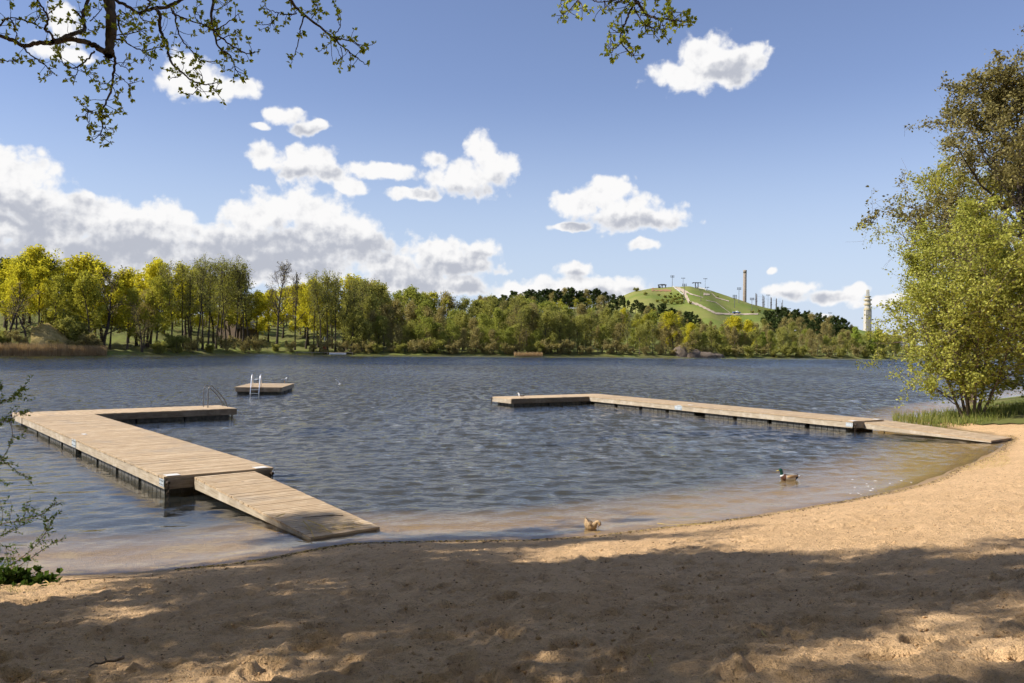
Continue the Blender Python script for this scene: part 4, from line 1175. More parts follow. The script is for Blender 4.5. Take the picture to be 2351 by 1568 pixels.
car(1062, 480, 'small blue and white pickup truck parked on the gravel track at the hill foot', .1)
p = hill_base(1400, 462); e = empty('white_sign', p); tag(e, 'small white sign post at the foot of the climbing poles', 'sign')
k_ = MB(); k_.box(-.08, .08, -.08, .08, -.5, 1.2); k_.build('post', M_WHITE, e)
k_ = MB(); k_.box(-.5, .5, -.13, -.05, 1.0, 3.2); k_.build('panel', M_WHITE, e)
p = hill_base(1395, 500); e = empty('concrete_hut', p); tag(e, 'grey concrete hut among the trees below the climbing poles', 'hut')
k_ = MB(); k_.box(-2.6, 2.6, -2.2, 2.2, -3, 3.6); k_.build('wall', M_CONCP, e)
k_ = MB(); k_.box(-2.9, 2.9, -2.5, 2.5, 3.6, 3.95); k_.build('roof', M_ROOF, e)
for x_ in (-1.3, 1.2):
    k_ = MB(); k_.box(x_ - .55, x_ + .55, -2.28, -2.2, .4, 2.3); k_.build('window', M_GLASS, e)
# broadcasting tower
M_TOWERP = simple('tower_platforms', (.40, .34, .20), (.48, .41, .26), .3, .8)
YT = 1500.; p = atd(1991.5, 760, YT); sc_ = YT / F
def zt(y): return atd(1991.5, y, YT).z
e = empty('concrete_tower', (p.x, YT, 0)); tag(e, 'pale concrete tower with stacked platforms beside the leafy tree', 'tower')
hw = 6.6 * sc_
k_ = MB(); k_.box(-hw, hw, -hw, hw, -5, zt(712))
for x_ in (-.45, 0, .45): k_.box(hw * x_ - .5, hw * x_ + .5, -hw - .35, -hw, 0, zt(714))
k_.build('shaft', M_CONCP, e)
for (y1, y0, f_) in ((712, 708, 1.25), (708, 700, 1.0), (700, 697, 1.3), (697, 690, .95), (690, 687, 1.35), (687, 682, .8), (682, 680, 1.1)):
    k_ = MB(); k_.tube([(0, 0, zt(y1) + .05), (0, 0, zt(y0))], hw * f_, 16); k_.build('platform', M_TOWERP if f_ > 1 else M_CONCP, e)
k_ = MB(); z0, z1 = zt(680), zt(665)
for sx in (-1, 1):
    for sy in (-1, 1): k_.bar((sx * 1.9, sy * 1.9, z0), (sx * 1.5, sy * 1.5, z1), .5, .5)
for i in range(6):
    z_ = z0 + (z1 - z0) * i / 6; dz_ = (z1 - z0) / 6
    for s in (-1, 1): k_.bar((-1.8, s * 1.8, z_), (1.8, s * 1.8, z_ + dz_), .3, .3); k_.bar((s * 1.8, -1.8, z_), (s * 1.8, 1.8, z_ + dz_), .3, .3)
k_.build('lattice_mast', M_TOWERP, e)

# ------------------------------------------------------------------ far shore details
# grassy bank and reeds at the left
BV, BQ = [], []
bc = list(range(70, 206, 5)); 
for i, xp in enumerate(bc):
    t = (xp - 70) / 135.; prof = [(0.4, .1), (1.2, 1.2), (2.6, 2.8), (5, 4.6), (8, 5.9), (12, 6.6), (18, 6.2), (26, 5.4)]
    hs = (.75 + .35 * math.sin(math.pi * min(1, t * 1.3 + .1))) * (1 - t ** 3)
    for d, z_ in prof:
        p = on_land(xp, d); BV.append((p.x, p.y, max(p.z + .03, z_ * hs * .92) + .15 * math.sin(xp * .9 + d * 1.3)))
BQ = [(i * 8 + j, (i + 1) * 8 + j, (i + 1) * 8 + j + 1, i * 8 + j + 1) for i in range(len(bc) - 1) for j in range(7)]
tag(link('grass_bank', np_mesh('grass_bank', BV, BQ, M_BANK, True)), 'dry yellow grass bank above the reeds', kind='structure')


def blades(name, base, hts, wd, m_, lean, label, seed=0, kindv='stuff', cat=None):
    """upright blades, each a thin bent leaf"""
    r = np.random.default_rng(seed); n = len(base); a = r.uniform(0, 6.28, n); sx = np.stack([np.cos(a), np.sin(a), np.zeros(n)], 1) * wd
    ln = r.normal(0, lean, (n, 3)); ln[:, 2] = 0; H = np.stack([np.zeros(n), np.zeros(n), hts], 1)
    V_ = np.stack([base - sx, base + sx, base + H * .55 + ln * .35 * hts[:, None] + sx * .7, base + H * .55 + ln * .35 * hts[:, None] - sx * .7, base + H + ln * hts[:, None] + sx * .12, base + H + ln * hts[:, None] - sx * .12], 1).reshape(-1, 3)
    i = np.arange(n)[:, None] * 6; Q_ = np.concatenate([i + [[0, 1, 2, 3]], i + [[3, 2, 4, 5]]])
    o = link(name, np_mesh(name, V_, Q_, m_)); tag(o, label, cat, kind=kindv); return o


r = np.random.default_rng(40)
def reed_base(x0, x1, n, dmax):
    B = []
    for _ in range(n):
        xp = r.uniform(x0, x1); p0 = shore_pt(xp); dr_ = Vector((p0.x, p0.y, 0)).normalized(); p = p0 + dr_ * (r.uniform(-2.5, dmax)); B.append((p.x, p.y, -.1))
    return np.array(B)
B = reed_base(-60, 150, 5200, .6); blades('reed_bed', B, r.uniform(1.5, 2.7, len(B)), .035, M_REED, .10, 'belt of dry tan reeds along the far-left waterline', 1)
B = reed_base(150, 245, 2200, .6); blades('reed_bed', B, r.uniform(1.2, 2.3, len(B)), .035, M_REED, .12, 'dry tan reeds right of the grassy bank', 2)
B = reed_base(1180, 1246, 1500, .6); blades('reed_bed', B, r.uniform(.7, 1.3, len(B)), .04, M_REED, .15, 'small pale reed patch at the middle of the far shore', 3)
# rock slabs at the right of the far shore
for (xp, d, w_, h_, lb) in ((1588, 1.2, 7, 2.2, 'brown rock slab on the far shore below the small yellow maple'), (1612, .8, 9, 1.5, 'low pale rock slab sloping into the lake'), (1640, 1.0, 6, 1.1, 'small flat rock right of the larger slabs'), (1565, 2.0, 6, 3.0, 'dark rock face under the shore trees left of the slabs')):
    p = on_land(xp, d); k_ = MB(); rr_ = random.Random(int(xp)); n = 14; rings = []
    for j, (f_, z_) in enumerate(((1.1, -.4), (1.0, .25), (.85, .6), (.55, .88), (.15, 1.0))):
        rings += [(w_ / 2 * f_ * math.cos(t) * rr_.uniform(.85, 1.15), w_ / 3 * f_ * math.sin(t) * rr_.uniform(.85, 1.15), h_ * z_ * rr_.uniform(.85, 1.1)) for t in [2 * math.pi * i / n for i in range(n)]]
    fs = [(j * n + i, j * n + (i + 1) % n, (j + 1) * n + (i + 1) % n, (j + 1) * n + i) for j in range(4) for i in range(n)] + [tuple(range(4 * n, 5 * n))]
    k_.add(rings, fs); tag(k_.build('shore_rock', M_ROCK, None, True, loc=p), lb, 'rock', 'rocks on the far shore')
# landing stage with a rescue post, and a house behind the grove
p0 = shore_pt(748); dr_ = Vector((p0.x, p0.y, 0)).normalized(); sx_ = Vector((dr_.y, -dr_.x, 0))
e = empty('landing_stage', p0 - dr_ * 1.0, math.atan2(sx_.y, sx_.x)); tag(e, 'low wooden landing stage at the far shore in front of the alders', 'landing stage')
for i in range(16):
    k_ = MB(); k_.box(-8 + i * .95, -8 + i * .95 + .9, -1.2, 1.2, .38, .46); k_.build('plank', M_BEAM, e)
for x_ in (-7.5, -3.5, .5, 4.5, 7.):
    k_ = MB(); k_.box(x_ - .12, x_ + .12, -1.1, -.9, -.8, .38); k_.build('post', M_BEAMDK, e)
e = empty('moored_raft', shore_pt(775) - dr_ * 2.5, math.atan2(sx_.y, sx_.x)); tag(e, 'small white float moored beside the far landing stage', 'raft')
k_ = MB(); k_.box(-2.2, 2.2, -.9, .9, -.1, .35); k_.build('hull', M_WHITE, e)
k_ = MB(); k_.box(-2.0, 2.0, -.8, .8, .35, .42); k_.build('deck', M_BEAM, e)
e = empty('rescue_post', shore_pt(745) + dr_ * .5); tag(e, 'white pole with red lifebuoy board on the far landing stage', 'pole')
k_ = MB(); k_.tube([(0, 0, 0), (0, 0, 4.6)], .09, 6); k_.build('pole', M_WHITE, e)
k_ = MB(); k_.box(-.4, .4, -.1, .0, 1.3, 2.2); k_.build('board', M_RED, e)
p = on_land(546, 52) - Vector((0, 0, 1.0)); e = empty('lake_house', p, 1.15); tag(e, 'brown house with pale gable roof half hidden behind the grove', 'house')
k_ = MB(); k_.box(-5, 5, -4, 4, -1, 5); k_.add([(-5, -4, 5), (-5, 4, 5), (-5, 0, 8.4)], [(0, 1, 2)]); k_.add([(5, -4, 5), (5, 4, 5), (5, 0, 8.4)], [(2, 1, 0)]); k_.build('wall', M_HOUSEW, e)
for s in (-1, 1):
    k_ = MB(); k_.add([(-5.5, s * 4.6, 4.55), (5.5, s * 4.6, 4.55), (5.5, 0, 8.6), (-5.5, 0, 8.6), (-5.5, s * 4.6, 4.8), (5.5, s * 4.6, 4.8), (5.5, 0, 8.85), (-5.5, 0, 8.85)], [(0, 1, 2, 3), (4, 5, 6, 7), (0, 1, 5, 4), (1, 2, 6, 5), (2, 3, 7, 6), (3, 0, 4, 7)]); k_.build('roof', M_ROOF, e)
for x_ in (-3, 0, 3):
    k_ = MB(); k_.box(x_ - .6, x_ + .6, -4.1, -4.0, 1.5, 3.2); k_.build('window', M_GLASS, e)

# ------------------------------------------------------------------ trees on the right bank
def thing_tree(name, loc, tm, cm, label, rz=0., group=None):
    e = empty(name, loc, rz); link('trunk', tm, e); link('crown', cm, e); tag(e, label, 'tree', group); return e


pb = at(2232, 966, .15)
st = [(math.cos(t), math.sin(t), l_, h_, r_) for t, l_, h_, r_ in ((2.6, .42, .80, .8), (3.3, .62, .66, .7), (1.6, .15, 1., 1.), (.3, .22, .95, .9), (4.4, .30, .86, .85), (5.4, .40, .80, .8), (2.0, .26, .92, .8), (3.9, .5, .62, .6))]
lv = skeleton(401, 9.9, .085, .13, 2.7, 20, (74, 28), 7, 4, (.04, .02, .0), (.035, .10, .18), prof='round', l2=.5, l3=.55, stems=st, nseg=(12, 6, 4, 3), top=.97)
tm, cm = tree_meshes('bank_alder', lv, 401, M_BARKALD, M_ALD, 11., .072, .11, minr=(.012, .008, .006, .005, .004), levels_in_trunk=1, leaf_levels=(2, 3), sides=(8, 5, 3, 3, 3), flat=.3)
thing_tree('bank_alder', pb, tm, cm, 'multi-stemmed young green alder at the waterside by the right ramp')
lv = skeleton(402, 7.5, .07, .08, 2.3, 14, (74, 28), 6, 4, (.04, .02, .0), (.035, .10, .18), prof='round', l2=.5, l3=.55, stems=st[:6], nseg=(12, 6, 4, 3), top=.97)
tm, cm = tree_meshes('bank_alder', lv, 402, M_BARKALD, M_ALD, 11., .072, .11, minr=(.012, .008, .006, .005, .004), levels_in_trunk=1, leaf_levels=(2, 3), sides=(8, 5, 3, 3, 3), flat=.3)
p = atd(2400, 950, 40.); thing_tree('bank_alder', (p.x, p.y, gz(p.x, p.y)), tm, cm, 'green alder bush at the right edge of the picture behind the ramp', 1.0)
lv = skeleton(405, 18.2, .36, .16, 6.9, 32, (80, 30), 9, 6, (.035, .03, .01), (.05, .12, .2), prof='round', l2=.48, l3=.5, nseg=(12, 8, 5, 3), d4=1)
tm, cm = tree_meshes('tall_alder', lv, 405, M_BARK, M_ALDB, 27., .10, .17, minr=(.03, .014, .009, .007, .006), levels_in_trunk=2, leaf_levels=(2, 3), sides=(9, 6, 4, 3, 3), flat=.2, twigm=M_TWIG)
p = atd(2385, 940, 48.); thing_tree('tall_alder', (p.x, p.y, gz(p.x, p.y)), tm, cm, 'tall dark brown-leaved alder towering behind the green alder', 2.2)
lv = skeleton(409, 12.6, .2, .3, 7.4, 22, (74, 30), 8, 4, (.045, -.01, -.03), (.05, .12, .2), prof='round', l2=.5, l3=.55, nseg=(10, 7, 5, 4), d4=1)
tm, cm = tree_meshes('willow_tree', lv, 409, M_BARKALD, M_WIL, 26., .085, .16, minr=(.03, .014, .008, .006, .005), levels_in_trunk=2, leaf_levels=(2, 3), sides=(8, 5, 3, 3, 3), droop=.5, twigm=M_BARKALD)
p = atd(2232, 900, 54.); thing_tree('willow_tree', (p.x, p.y, gz(p.x, p.y)), tm, cm, 'pale yellowish tree with drooping twigs reaching left beside the tower', .4)
# turf under the trees
tx, ty = np.meshgrid(np.arange(18, 64, .5), np.arange(33, 84, .5)); ts_ = sdist(tx, ty); tz = zland(ts_) + .05
ypx = CY + F * (CAMZ - tz) / ty + (tx / ty) * F * math.tan(ROLL) + 4; xpx = CX + F * tx / ty
okv = (ts_ > .03) & (ypx < np.interp(xpx, [2050, 2150, 2260, 2351, 2420], [964, 972, 977, 973, 970]))
Qt = grid_quads(*tx.shape); Qt = Qt[okv.ravel()[Qt].all(1)]
tag(link('bank_turf', np_mesh('bank_turf', np.stack([tx.ravel(), ty.ravel(), tz.ravel()], 1), Qt, M_FARG, True)), 'grassy bank under the waterside trees', kind='structure')
# grass and irises on the bank
r = np.random.default_rng(60)
B = []
while len(B) < 3200:
    xp, yp = r.uniform(2050, 2420), r.uniform(952, 984); q = at(xp, yp, .1); s_ = gz(q.x, q.y)
    lim = np.interp(xp, [2050, 2150, 2260, 2351, 2420], [966, 975, 980, 976, 974])
    if yp < lim and s_ > -.12: B.append((q.x, q.y, s_ - .02))
B = np.array(B); blades('bank_grass', B, r.uniform(.12, .55, len(B)), .016, M_GRASS, .25, 'green grass and iris blades on the bank under the alder', 6)

# ------------------------------------------------------------------ the oaks over the beach
def in_frame(P_, mg=25):
    d = P_ - np.array([0, 0, CAMZ]); w_ = d @ np.array(fwd)
    x = CX + F * (d @ np.array(rgt)) / np.maximum(w_, .05); y = CY - F * (d @ np.array(upv)) / np.maximum(w_, .05)
    return (w_ > .05) & (x > -mg) & (x < 2351 + mg) & (y > -mg) & (y < 1568 + mg)


def tufts(r, C, D, n, ln, wd):
    """bursts of young leaves at twig ends: C centres, D directions"""
    V_ = []; 
    for c, d in zip(C, D):
        m_ = r.integers(max(3, n - 2), n + 3)
        a = r.normal(0, .75, (m_, 3)) + d * .8; a /= np.linalg.norm(a, axis=1, keepdims=True)
        b = np.cross(a, r.normal(0, 1, (m_, 3))); b /= np.linalg.norm(b, axis=1, keepdims=True); L_ = (ln * r.uniform(.55, 1.2, m_))[:, None]
        nn = np.cross(a, b) * L_ * .15
        V_.append(np.stack([c + a * L_ * .05 + 0 * b, c + a * L_ * .55 + b * L_ * wd + nn, c + a * L_ - nn, c + a * L_ * .55 - b * L_ * wd + nn], 1).reshape(-1, 3))
    V_ = np.concatenate(V_); return V_, np.arange(len(V_)).reshape(-1, 4)


def K7(x, y): return x * .3707, y * .3707
def K8(x, y): return 1234.6 + x * .2471, y * .2471
# limbs that hang into view: (points, start radius, end radius in picture units, depth start, depth end)
TR7 = [([(640, -420), (668, -150), (675, 0), (690, 100), (685, 250), (672, 350)], 38, 26, 7.9, 7.4),
 ([(700, 330), (715, 370), (700, 480), (690, 540), (665, 610), (640, 670), (620, 710), (635, 780), (622, 830), (570, 865)], 9, 2.2, 7.4, 7.1),
 ([(660, 330), (600, 290), (560, 270), (500, 255), (430, 245), (330, 260), (230, 270), (150, 285), (80, 250), (0, 222), (-60, 205)], 18, 11, 7.4, 7.9),
 ([(320, 262), (400, 232), (470, 205), (525, 180), (512, 110), (530, 40), (560, -30)], 14, 11, 7.5, 8.3),
 ([(335, 245), (315, 205), (275, 180), (300, 125), (285, 80), (250, 30), (225, -20)], 8, 5, 7.5, 7.0),
 ([(620, -60), (740, 15), (800, 45), (860, 82), (905, 65), (960, 52), (1040, 40), (1120, 0), (1200, -50)], 10, 12, 8.2, 8.6),
 ([(960, 55), (992, 90), (990, 190), (1030, 255), (1045, 330), (1068, 395), (1130, 450), (1200, 505), (1290, 520), (1350, 505)], 12, 2.2, 8.4, 7.6),
 ([(1060, 50), (1085, 90), (1090, 150), (1130, 250), (1180, 310), (1240, 370), (1330, 382)], 6, 2, 8.4, 8.0),
 ([(1070, 80), (1130, 110), (1190, 130), (1300, 170), (1360, 200)], 6, 3, 8.4, 8.0),
 ([(1335, -60), (1325, 0), (1310, 100), (1325, 190), (1350, 290), (1430, 350), (1455, 420), (1490, 470)], 11, 2, 8.0, 7.5),
 ([(1335, 210), (1390, 250), (1450, 290), (1520, 325), (1560, 330), (1600, 315)], 6, 2, 7.7, 7.4),
 ([(1760, -70), (1800, 0), (1860, 70), (1960, 150), (2060, 230), (2120, 290), (2200, 350), (2270, 400)], 11, 2, 7.6, 7.1),
 ([(2055, 228), (2110, 240), (2180, 255), (2250, 285), (2315, 275)], 5, 1.6, 7.3, 7.0),
 ([(1885, 100), (1865, 180), (1855, 230), (1830, 320), (1800, 395)], 5, 1.8, 7.4, 7.7),
 ([(1838, 85), (1780, 92), (1730, 80), (1685, 140), (1640, 155), (1595, 150)], 4, 1.6, 7.5, 7.8),
 ([(1730, 80), (1680, 65), (1620, 45)], 3, 1.5, 7.6, 7.9),
 ([(2060, 232), (2100, 180), (2110, 130), (2100, 60)], 4, 1.6, 7.3, 7.5),
 ([(2060, 240), (2020, 290), (1970, 320)], 3, 1.5, 7.3, 7.1), ([(2110, 290), (2120, 350), (2090, 390)], 3, 1.5, 7.2, 7.4),
 ([(1930, 120), (1960, 60), (1975, 20)], 3, 1.5, 7.4, 7.7),
 ([(705, 240), (760, 250), (800, 275), (880, 312), (960, 298), (1030, 290)], 6, 3, 7.4, 7.9), ([(880, 312), (915, 350), (932, 405)], 3, 1.5, 7.6, 7.4),
 ([(730, 100), (735, 150), (755, 210)], 8, 4, 7.5, 7.3), ([(700, 212), (780, 215), (860, 190), (890, 180)], 4, 1.6, 7.4, 7.0),
 ([(-60, 365), (0, 370), (60, 382), (122, 362)], 4, 1.6, 7.8, 7.5), ([(150, 290), (170, 325), (230, 370), (310, 430), (342, 465)], 6, 2, 7.6, 7.3),
 ([(-40, 190), (0, 160), (50, 112), (90, 170), (100, 245)], 6, 3, 7.7, 7.4), ([(60, 110), (130, 115), (200, 145), (250, 100), (300, 85), (370, 20)], 4, 2, 7.5, 7.3),
 ([(585, 315), (540, 370), (480, 415), (440, 420), (400, 400), (370, 350), (350, 308)], 6, 1.8, 7.4, 7.2), ([(480, 415), (480, 450), (460, 500)], 3, 1.5, 7.3, 7.1),
 ([(500, 430), (545, 455), (590, 465)], 3, 1.5, 7.3, 7.5), ([(640, 350), (700, 380), (760, 410), (800, 430)], 4, 1.6, 7.4, 7.1),
 ([(705, 450), (760, 490), (800, 520), (840, 500)], 3, 1.5, 7.3, 7.0), ([(695, 500), (650, 520), (610, 510)], 3, 1.5, 7.3, 7.5), ([(700, 540), (720, 590), (725, 625)], 3, 1.5, 7.2, 7.0),
 ([(618, 708), (560, 690), (520, 660), (490, 640)], 3, 1.5, 7.2, 7.5), ([(560, 690), (510, 720), (480, 725)], 2.5, 1.4, 7.2, 7.0), ([(545, 700), (545, 740), (555, 765)], 2.5, 1.4, 7.2, 7.4), ([(625, 715), (660, 720), (690, 700)], 2.5, 1.4, 7.2, 7.0),
 ([(632, 790), (670, 800), (700, 795)], 2.5, 1.4, 7.2, 7.0), ([(628, 830), (660, 850), (690, 835)], 2.5, 1.4, 7.2, 7.4),
 ([(1130, 455), (1090, 480), (1040, 490)], 3, 1.5, 7.9, 8.2), ([(1100, 420), (1070, 440), (1060, 430)], 2.5, 1.4, 8., 8.2), ([(1220, 510), (1210, 570), (1150, 580), (1110, 560)], 3, 1.5, 7.8, 7.5), ([(1255, 515), (1250, 470), (1195, 435)], 3, 1.5, 7.8, 8.0), ([(1290, 520), (1330, 560), (1350, 570)], 3, 1.5, 7.7, 7.5), ([(1240, 372), (1250, 400), (1240, 420)], 2.5, 1.4, 8.1, 8.0),
 ([(1325, 60), (1380, 40), (1430, 5)], 3, 1.5, 7.9, 7.6), ([(1330, 190), (1400, 150), (1450, 110), (1490, 80)], 4, 1.5, 7.8, 7.4), ([(1345, 250), (1420, 220), (1490, 200)], 4, 1.5, 7.8, 7.5), ([(1345, 200), (1250, 150), (1210, 100), (1230, 30)], 4, 1.5, 7.8, 8.2),
 ([(900, 60), (930, 20), (905, -20)], 6, 4, 8.3, 8.1), ([(860, 80), (880, 120), (940, 135)], 3, 1.5, 8.3, 8.0), ([(740, 60), (790, 100), (830, 120), (760, 160)], 4, 1.5, 8.1, 7.8), ([(500, 110), (480, 80), (465, 65)], 6, 5, 7.9, 7.8), ([(560, 130), (600, 90), (640, 40)], 4, 1.6, 7.7, 7.5), ([(540, 180), (600, 190), (620, 140)], 3, 1.5, 7.6, 7.4)]
TR8 = [([(800, -260), (870, -80), (905, 0), (960, 70), (1020, 140), (1100, 170), (1180, 175), (1260, 188), (1330, 200), (1390, 190)], 13, 2, 7.6, 7.0),
 ([(915, 20), (880, 70), (850, 115), (810, 220), (785, 280), (772, 330), (770, 390), (800, 430), (840, 470), (880, 510), (912, 545)], 8, 2, 7.4, 7.1),
 ([(895, 70), (930, 130), (960, 190), (1000, 225), (1050, 250), (1090, 275)], 5, 1.6, 7.3, 7.0), ([(1015, 145), (1010, 200), (970, 265), (960, 320)], 4, 1.5, 7.3, 7.1),
 ([(770, 395), (740, 430), (690, 450), (640, 430)], 4, 1.5, 7.2, 7.4), ([(765, 300), (730, 295), (690, 270), (675, 255)], 3, 1.5, 7.3, 7.1), ([(680, 320), (680, 370), (715, 410), (750, 400)], 3, 1.5, 7.2, 7.2), ([(775, 385), (810, 360), (830, 345)], 3, 1.5, 7.2, 7.0), ([(700, 445), (690, 480), (665, 490)], 3, 1.5, 7.3, 7.1), ([(1130, 175), (1160, 230), (1190, 245)], 3, 1.5, 7.2, 7.0),
 ([(1250, 185), (1290, 150), (1350, 125)], 3, 1.5, 7.1, 7.3), ([(1215, 175), (1245, 120), (1245, 105)], 3, 1.5, 7.1, 6.9), ([(1265, 195), (1290, 225), (1340, 235)], 3, 1.5, 7.1, 6.9), ([(1050, 255), (1120, 275), (1190, 260), (1230, 210)], 3, 1.5, 7.2, 7.0), ([(1000, 240), (1000, 290), (960, 330)], 3, 1.5, 7.2, 7.3),
 ([(420, -80), (375, 0), (310, 80), (240, 130), (190, 175)], 5, 1.6, 7.6, 7.3), ([(375, 5), (410, 50), (420, 95), (470, 115)], 4, 1.5, 7.5, 7.3), ([(240, 130), (205, 110)], 3, 1.5, 7.3, 7.2), ([(235, 135), (240, 180)], 3, 1.5, 7.3, 7.2), ([(400, 80), (370, 85)], 3, 1.5, 7.4, 7.3),
 ([(215, -30), (218, 40), (185, 55)], 3, 1.5, 7.6, 7.5), ([(470, -20), (540, 15), (620, 15), (690, 10), (760, -30)], 4, 3, 7.7, 7.4), ([(620, 15), (650, 65), (700, 100)], 3, 1.5, 7.5, 7.3), ([(640, 60), (600, 95), (580, 65)], 3, 1.5, 7.5, 7.6), ([(860, -20), (840, 40), (800, 90), (840, 120)], 4, 1.5, 7.4, 7.6), ([(920, 40), (960, 30), (990, 40)], 3, 1.5, 7.4, 7.2), ([(1200, -40), (1215, 10)], 3, 1.5, 7.3, 7.2), ([(1070, -30), (1100, 8)], 5, 4, 7.3, 7.2), ([(700, 20), (790, 10), (830, 5)], 3, 1.5, 7.4, 7.2)]


def traced(tr, mapf, seed, root_pt, links):
    """3-D limbs with side twigs and leaf tufts; returns branches, leaf verts/quads"""
    r = np.random.default_rng(seed); brs = []; TC = []; TD = []; big = []
    for (pts, r0, r1, y0, y1) in tr:
        n = len(pts); P_ = []
        for i, (a, b) in enumerate(pts):
            P_.append(np.array(atd(*mapf(a, b), y0 + (y1 - y0) * i / (n - 1) + r.normal(0, .05))))
        P_ = np.array(P_); m_ = (n - 1) * 5 + 1; t = np.linspace(0, n - 1, m_); i0 = np.minimum(t.astype(int), n - 2); f_ = (t - i0)[:, None]
        g0 = np.vstack([P_[:1], P_, P_[-1:]]); p0, p1, p2, p3 = g0[i0], g0[i0 + 1], g0[i0 + 2], g0[i0 + 3]
        C = .5 * ((2 * p1) + (-p0 + p2) * f_ + (2 * p0 - 5 * p1 + 4 * p2 - p3) * f_ ** 2 + (-p0 + 3 * p1 - 3 * p2 + p3) * f_ ** 3)
        C += r.normal(0, .0035, C.shape)
        px = y0 / F; ra = np.linspace(r0, r1, m_) * .3707 * px * 1.0
        (big if r0 > 12 else brs).append((C, np.maximum(ra * (1 + r.normal(0, .06, m_)), .0022), 10 if r0 > 12 else 5))
        if r0 < 15:
            seg = np.linalg.norm(np.diff(C, axis=0), axis=1).sum(); k_ = int(seg / .072)
            for _ in range(k_):
                q = r.random() ** .75; j = int(q * (m_ - 2)); base = C[j]; d = unit(C[j + 1] - C[j]); s_ = unit(np.cross(d, r.normal(0, 1, 3)))
                L_ = r.uniform(.03, .17) * (1.1 - .4 * q); tw = grow(r, base, d * r.uniform(.1, .8) + s_ * .9, L_, 3, .25, .05)
                brs.append((tw, np.array([.0032, .0028, .0024, .002]), 4)); TC.append(tw[-1]); TD.append(unit(tw[-1] - tw[-2]))
                if r.random() < .25: TC.append(tw[2]); TD.append(unit(r.normal(0, 1, 3)))
            TC.append(C[-1]); TD.append(unit(C[-1] - C[-2]))
    for (a, b, ra, rb) in links:
        C = grow(r, np.array(a, float), np.array(b, float) - np.array(a, float), 1., 1, 0, 0)
        t = np.linspace(0, 1, 12)[:, None]; A, B = np.array(a, float), np.array(b, float); L_ = np.linalg.norm(B - A)
        C = A + (B - A) * t + np.array([0, 0, 1.]) * np.sin(t * np.pi) * L_ * .08 + .02 * L_ * np.stack([np.sin(t[:, 0] * 9), np.cos(t[:, 0] * 7), np.sin(t[:, 0] * 5)], 1) * np.sin(t * np.pi)
        big.append((C, np.linspace(ra, rb, 12), 9))
    return big, brs, tufts(r, TC, TD, 6, .042, .30)


def oak(name, loc, seed, h, R, traces, mapf, links, label, cb=.36, per=100.):
    root = empty(name, loc); tag(root, label, 'tree', 'oaks over the beach'); L0 = np.array(loc)
    lv = skeleton(seed, h, .36, cb, R, 20, (84, 26), 8, 5, (.02, .02, .0), (.06, .14, .22), prof='round', l2=.46, l3=.5, nseg=(10, 8, 5, 3))
    cull = lambda p: not in_frame(p + L0, 110).any()
    tm, cm = tree_meshes(name, lv, seed, M_BARKOAK, M_OAKL, per, .085, .16, minr=(.05, .02, .010, .006, .005), levels_in_trunk=2, sides=(10, 6, 4, 3, 3), cull=cull, twigm=M_BARKOAK)
    link('trunk', tm, root); link('crown', cm, root)
    big, brs, (lvv, lq) = traced(traces, mapf, seed, None, links)
    V_, Q_ = tubes(big); link('overhanging_limb', np_mesh('overhanging_limb', V_ - L0, Q_, M_BARKOAK, True), root)
    V_, Q_ = tubes(brs); link('twigs', np_mesh('twigs', V_ - L0, Q_, M_BARKOAK, True), root)
    lo = link('leaf_tufts', np_mesh('leaf_tufts', lvv - L0, lq, M_OAKL), root)
    return root


OAK_A = (-11.2, 3.2, gz(-11.2, 3.2) - .1); OAK_B = (6.2, -5.0, gz(6.2, -5.) - .1)
za = OAK_A[2]; w7 = lambda x, y, Y: tuple(atd(*K7(x, y), Y)); w8 = lambda x, y, Y: tuple(atd(*K8(x, y), Y))
Atop = (OAK_A[0] + .3, OAK_A[1] + .2, za + 6.2)
LA_ = [(Atop, w7(640, -420, 7.9), .22, .085), (Atop, w7(560, -30, 8.3), .12, .026), (w7(640, -420, 7.9), w7(1200, -50, 8.6), .06, .028), (w7(640, -420, 7.9), w7(1335, -60, 8.), .05, .026),
       (w7(1335, -60, 8.), w7(1760, -70, 7.6), .035, .025), (Atop, w7(-60, 205, 7.9), .06, .026), (Atop, w7(-40, 190, 7.7), .04, .015), (Atop, w7(-60, 365, 7.8), .03, .01), (w7(640, -420, 7.9), w7(620, -60, 8.2), .04, .024), (Atop, w7(225, -20, 7.0), .04, .012)]
oak('oak_tree', OAK_A, 501, 15.5, 8.6, TR7, K7, LA_, 'oak whose dark limbs and young leaf tufts hang into the top left of the view')
zb = OAK_B[2]; Btop = (OAK_B[0] - .3, OAK_B[1] + .4, zb + 6.)
LB_ = [(Btop, w8(800, -260, 7.6), .16, .03), (w8(800, -260, 7.6), w8(420, -80, 7.6), .03, .012), (w8(800, -260, 7.6), w8(470, -20, 7.7), .02, .009), (w8(420, -80, 7.6), w8(215, -30, 7.6), .012, .007), (w8(800, -260, 7.6), w8(860, -20, 7.4), .02, .009), (w8(800, -260, 7.6), w8(1200, -40, 7.3), .02, .007), (w8(800, -260, 7.6), w8(1070, -30, 7.3), .02, .01)]
oak('oak_tree', OAK_B, 502, 13., 6., TR8, K8, LB_, 'oak whose bright leaf tufts hang into the top middle right of the view', .45, 30.)
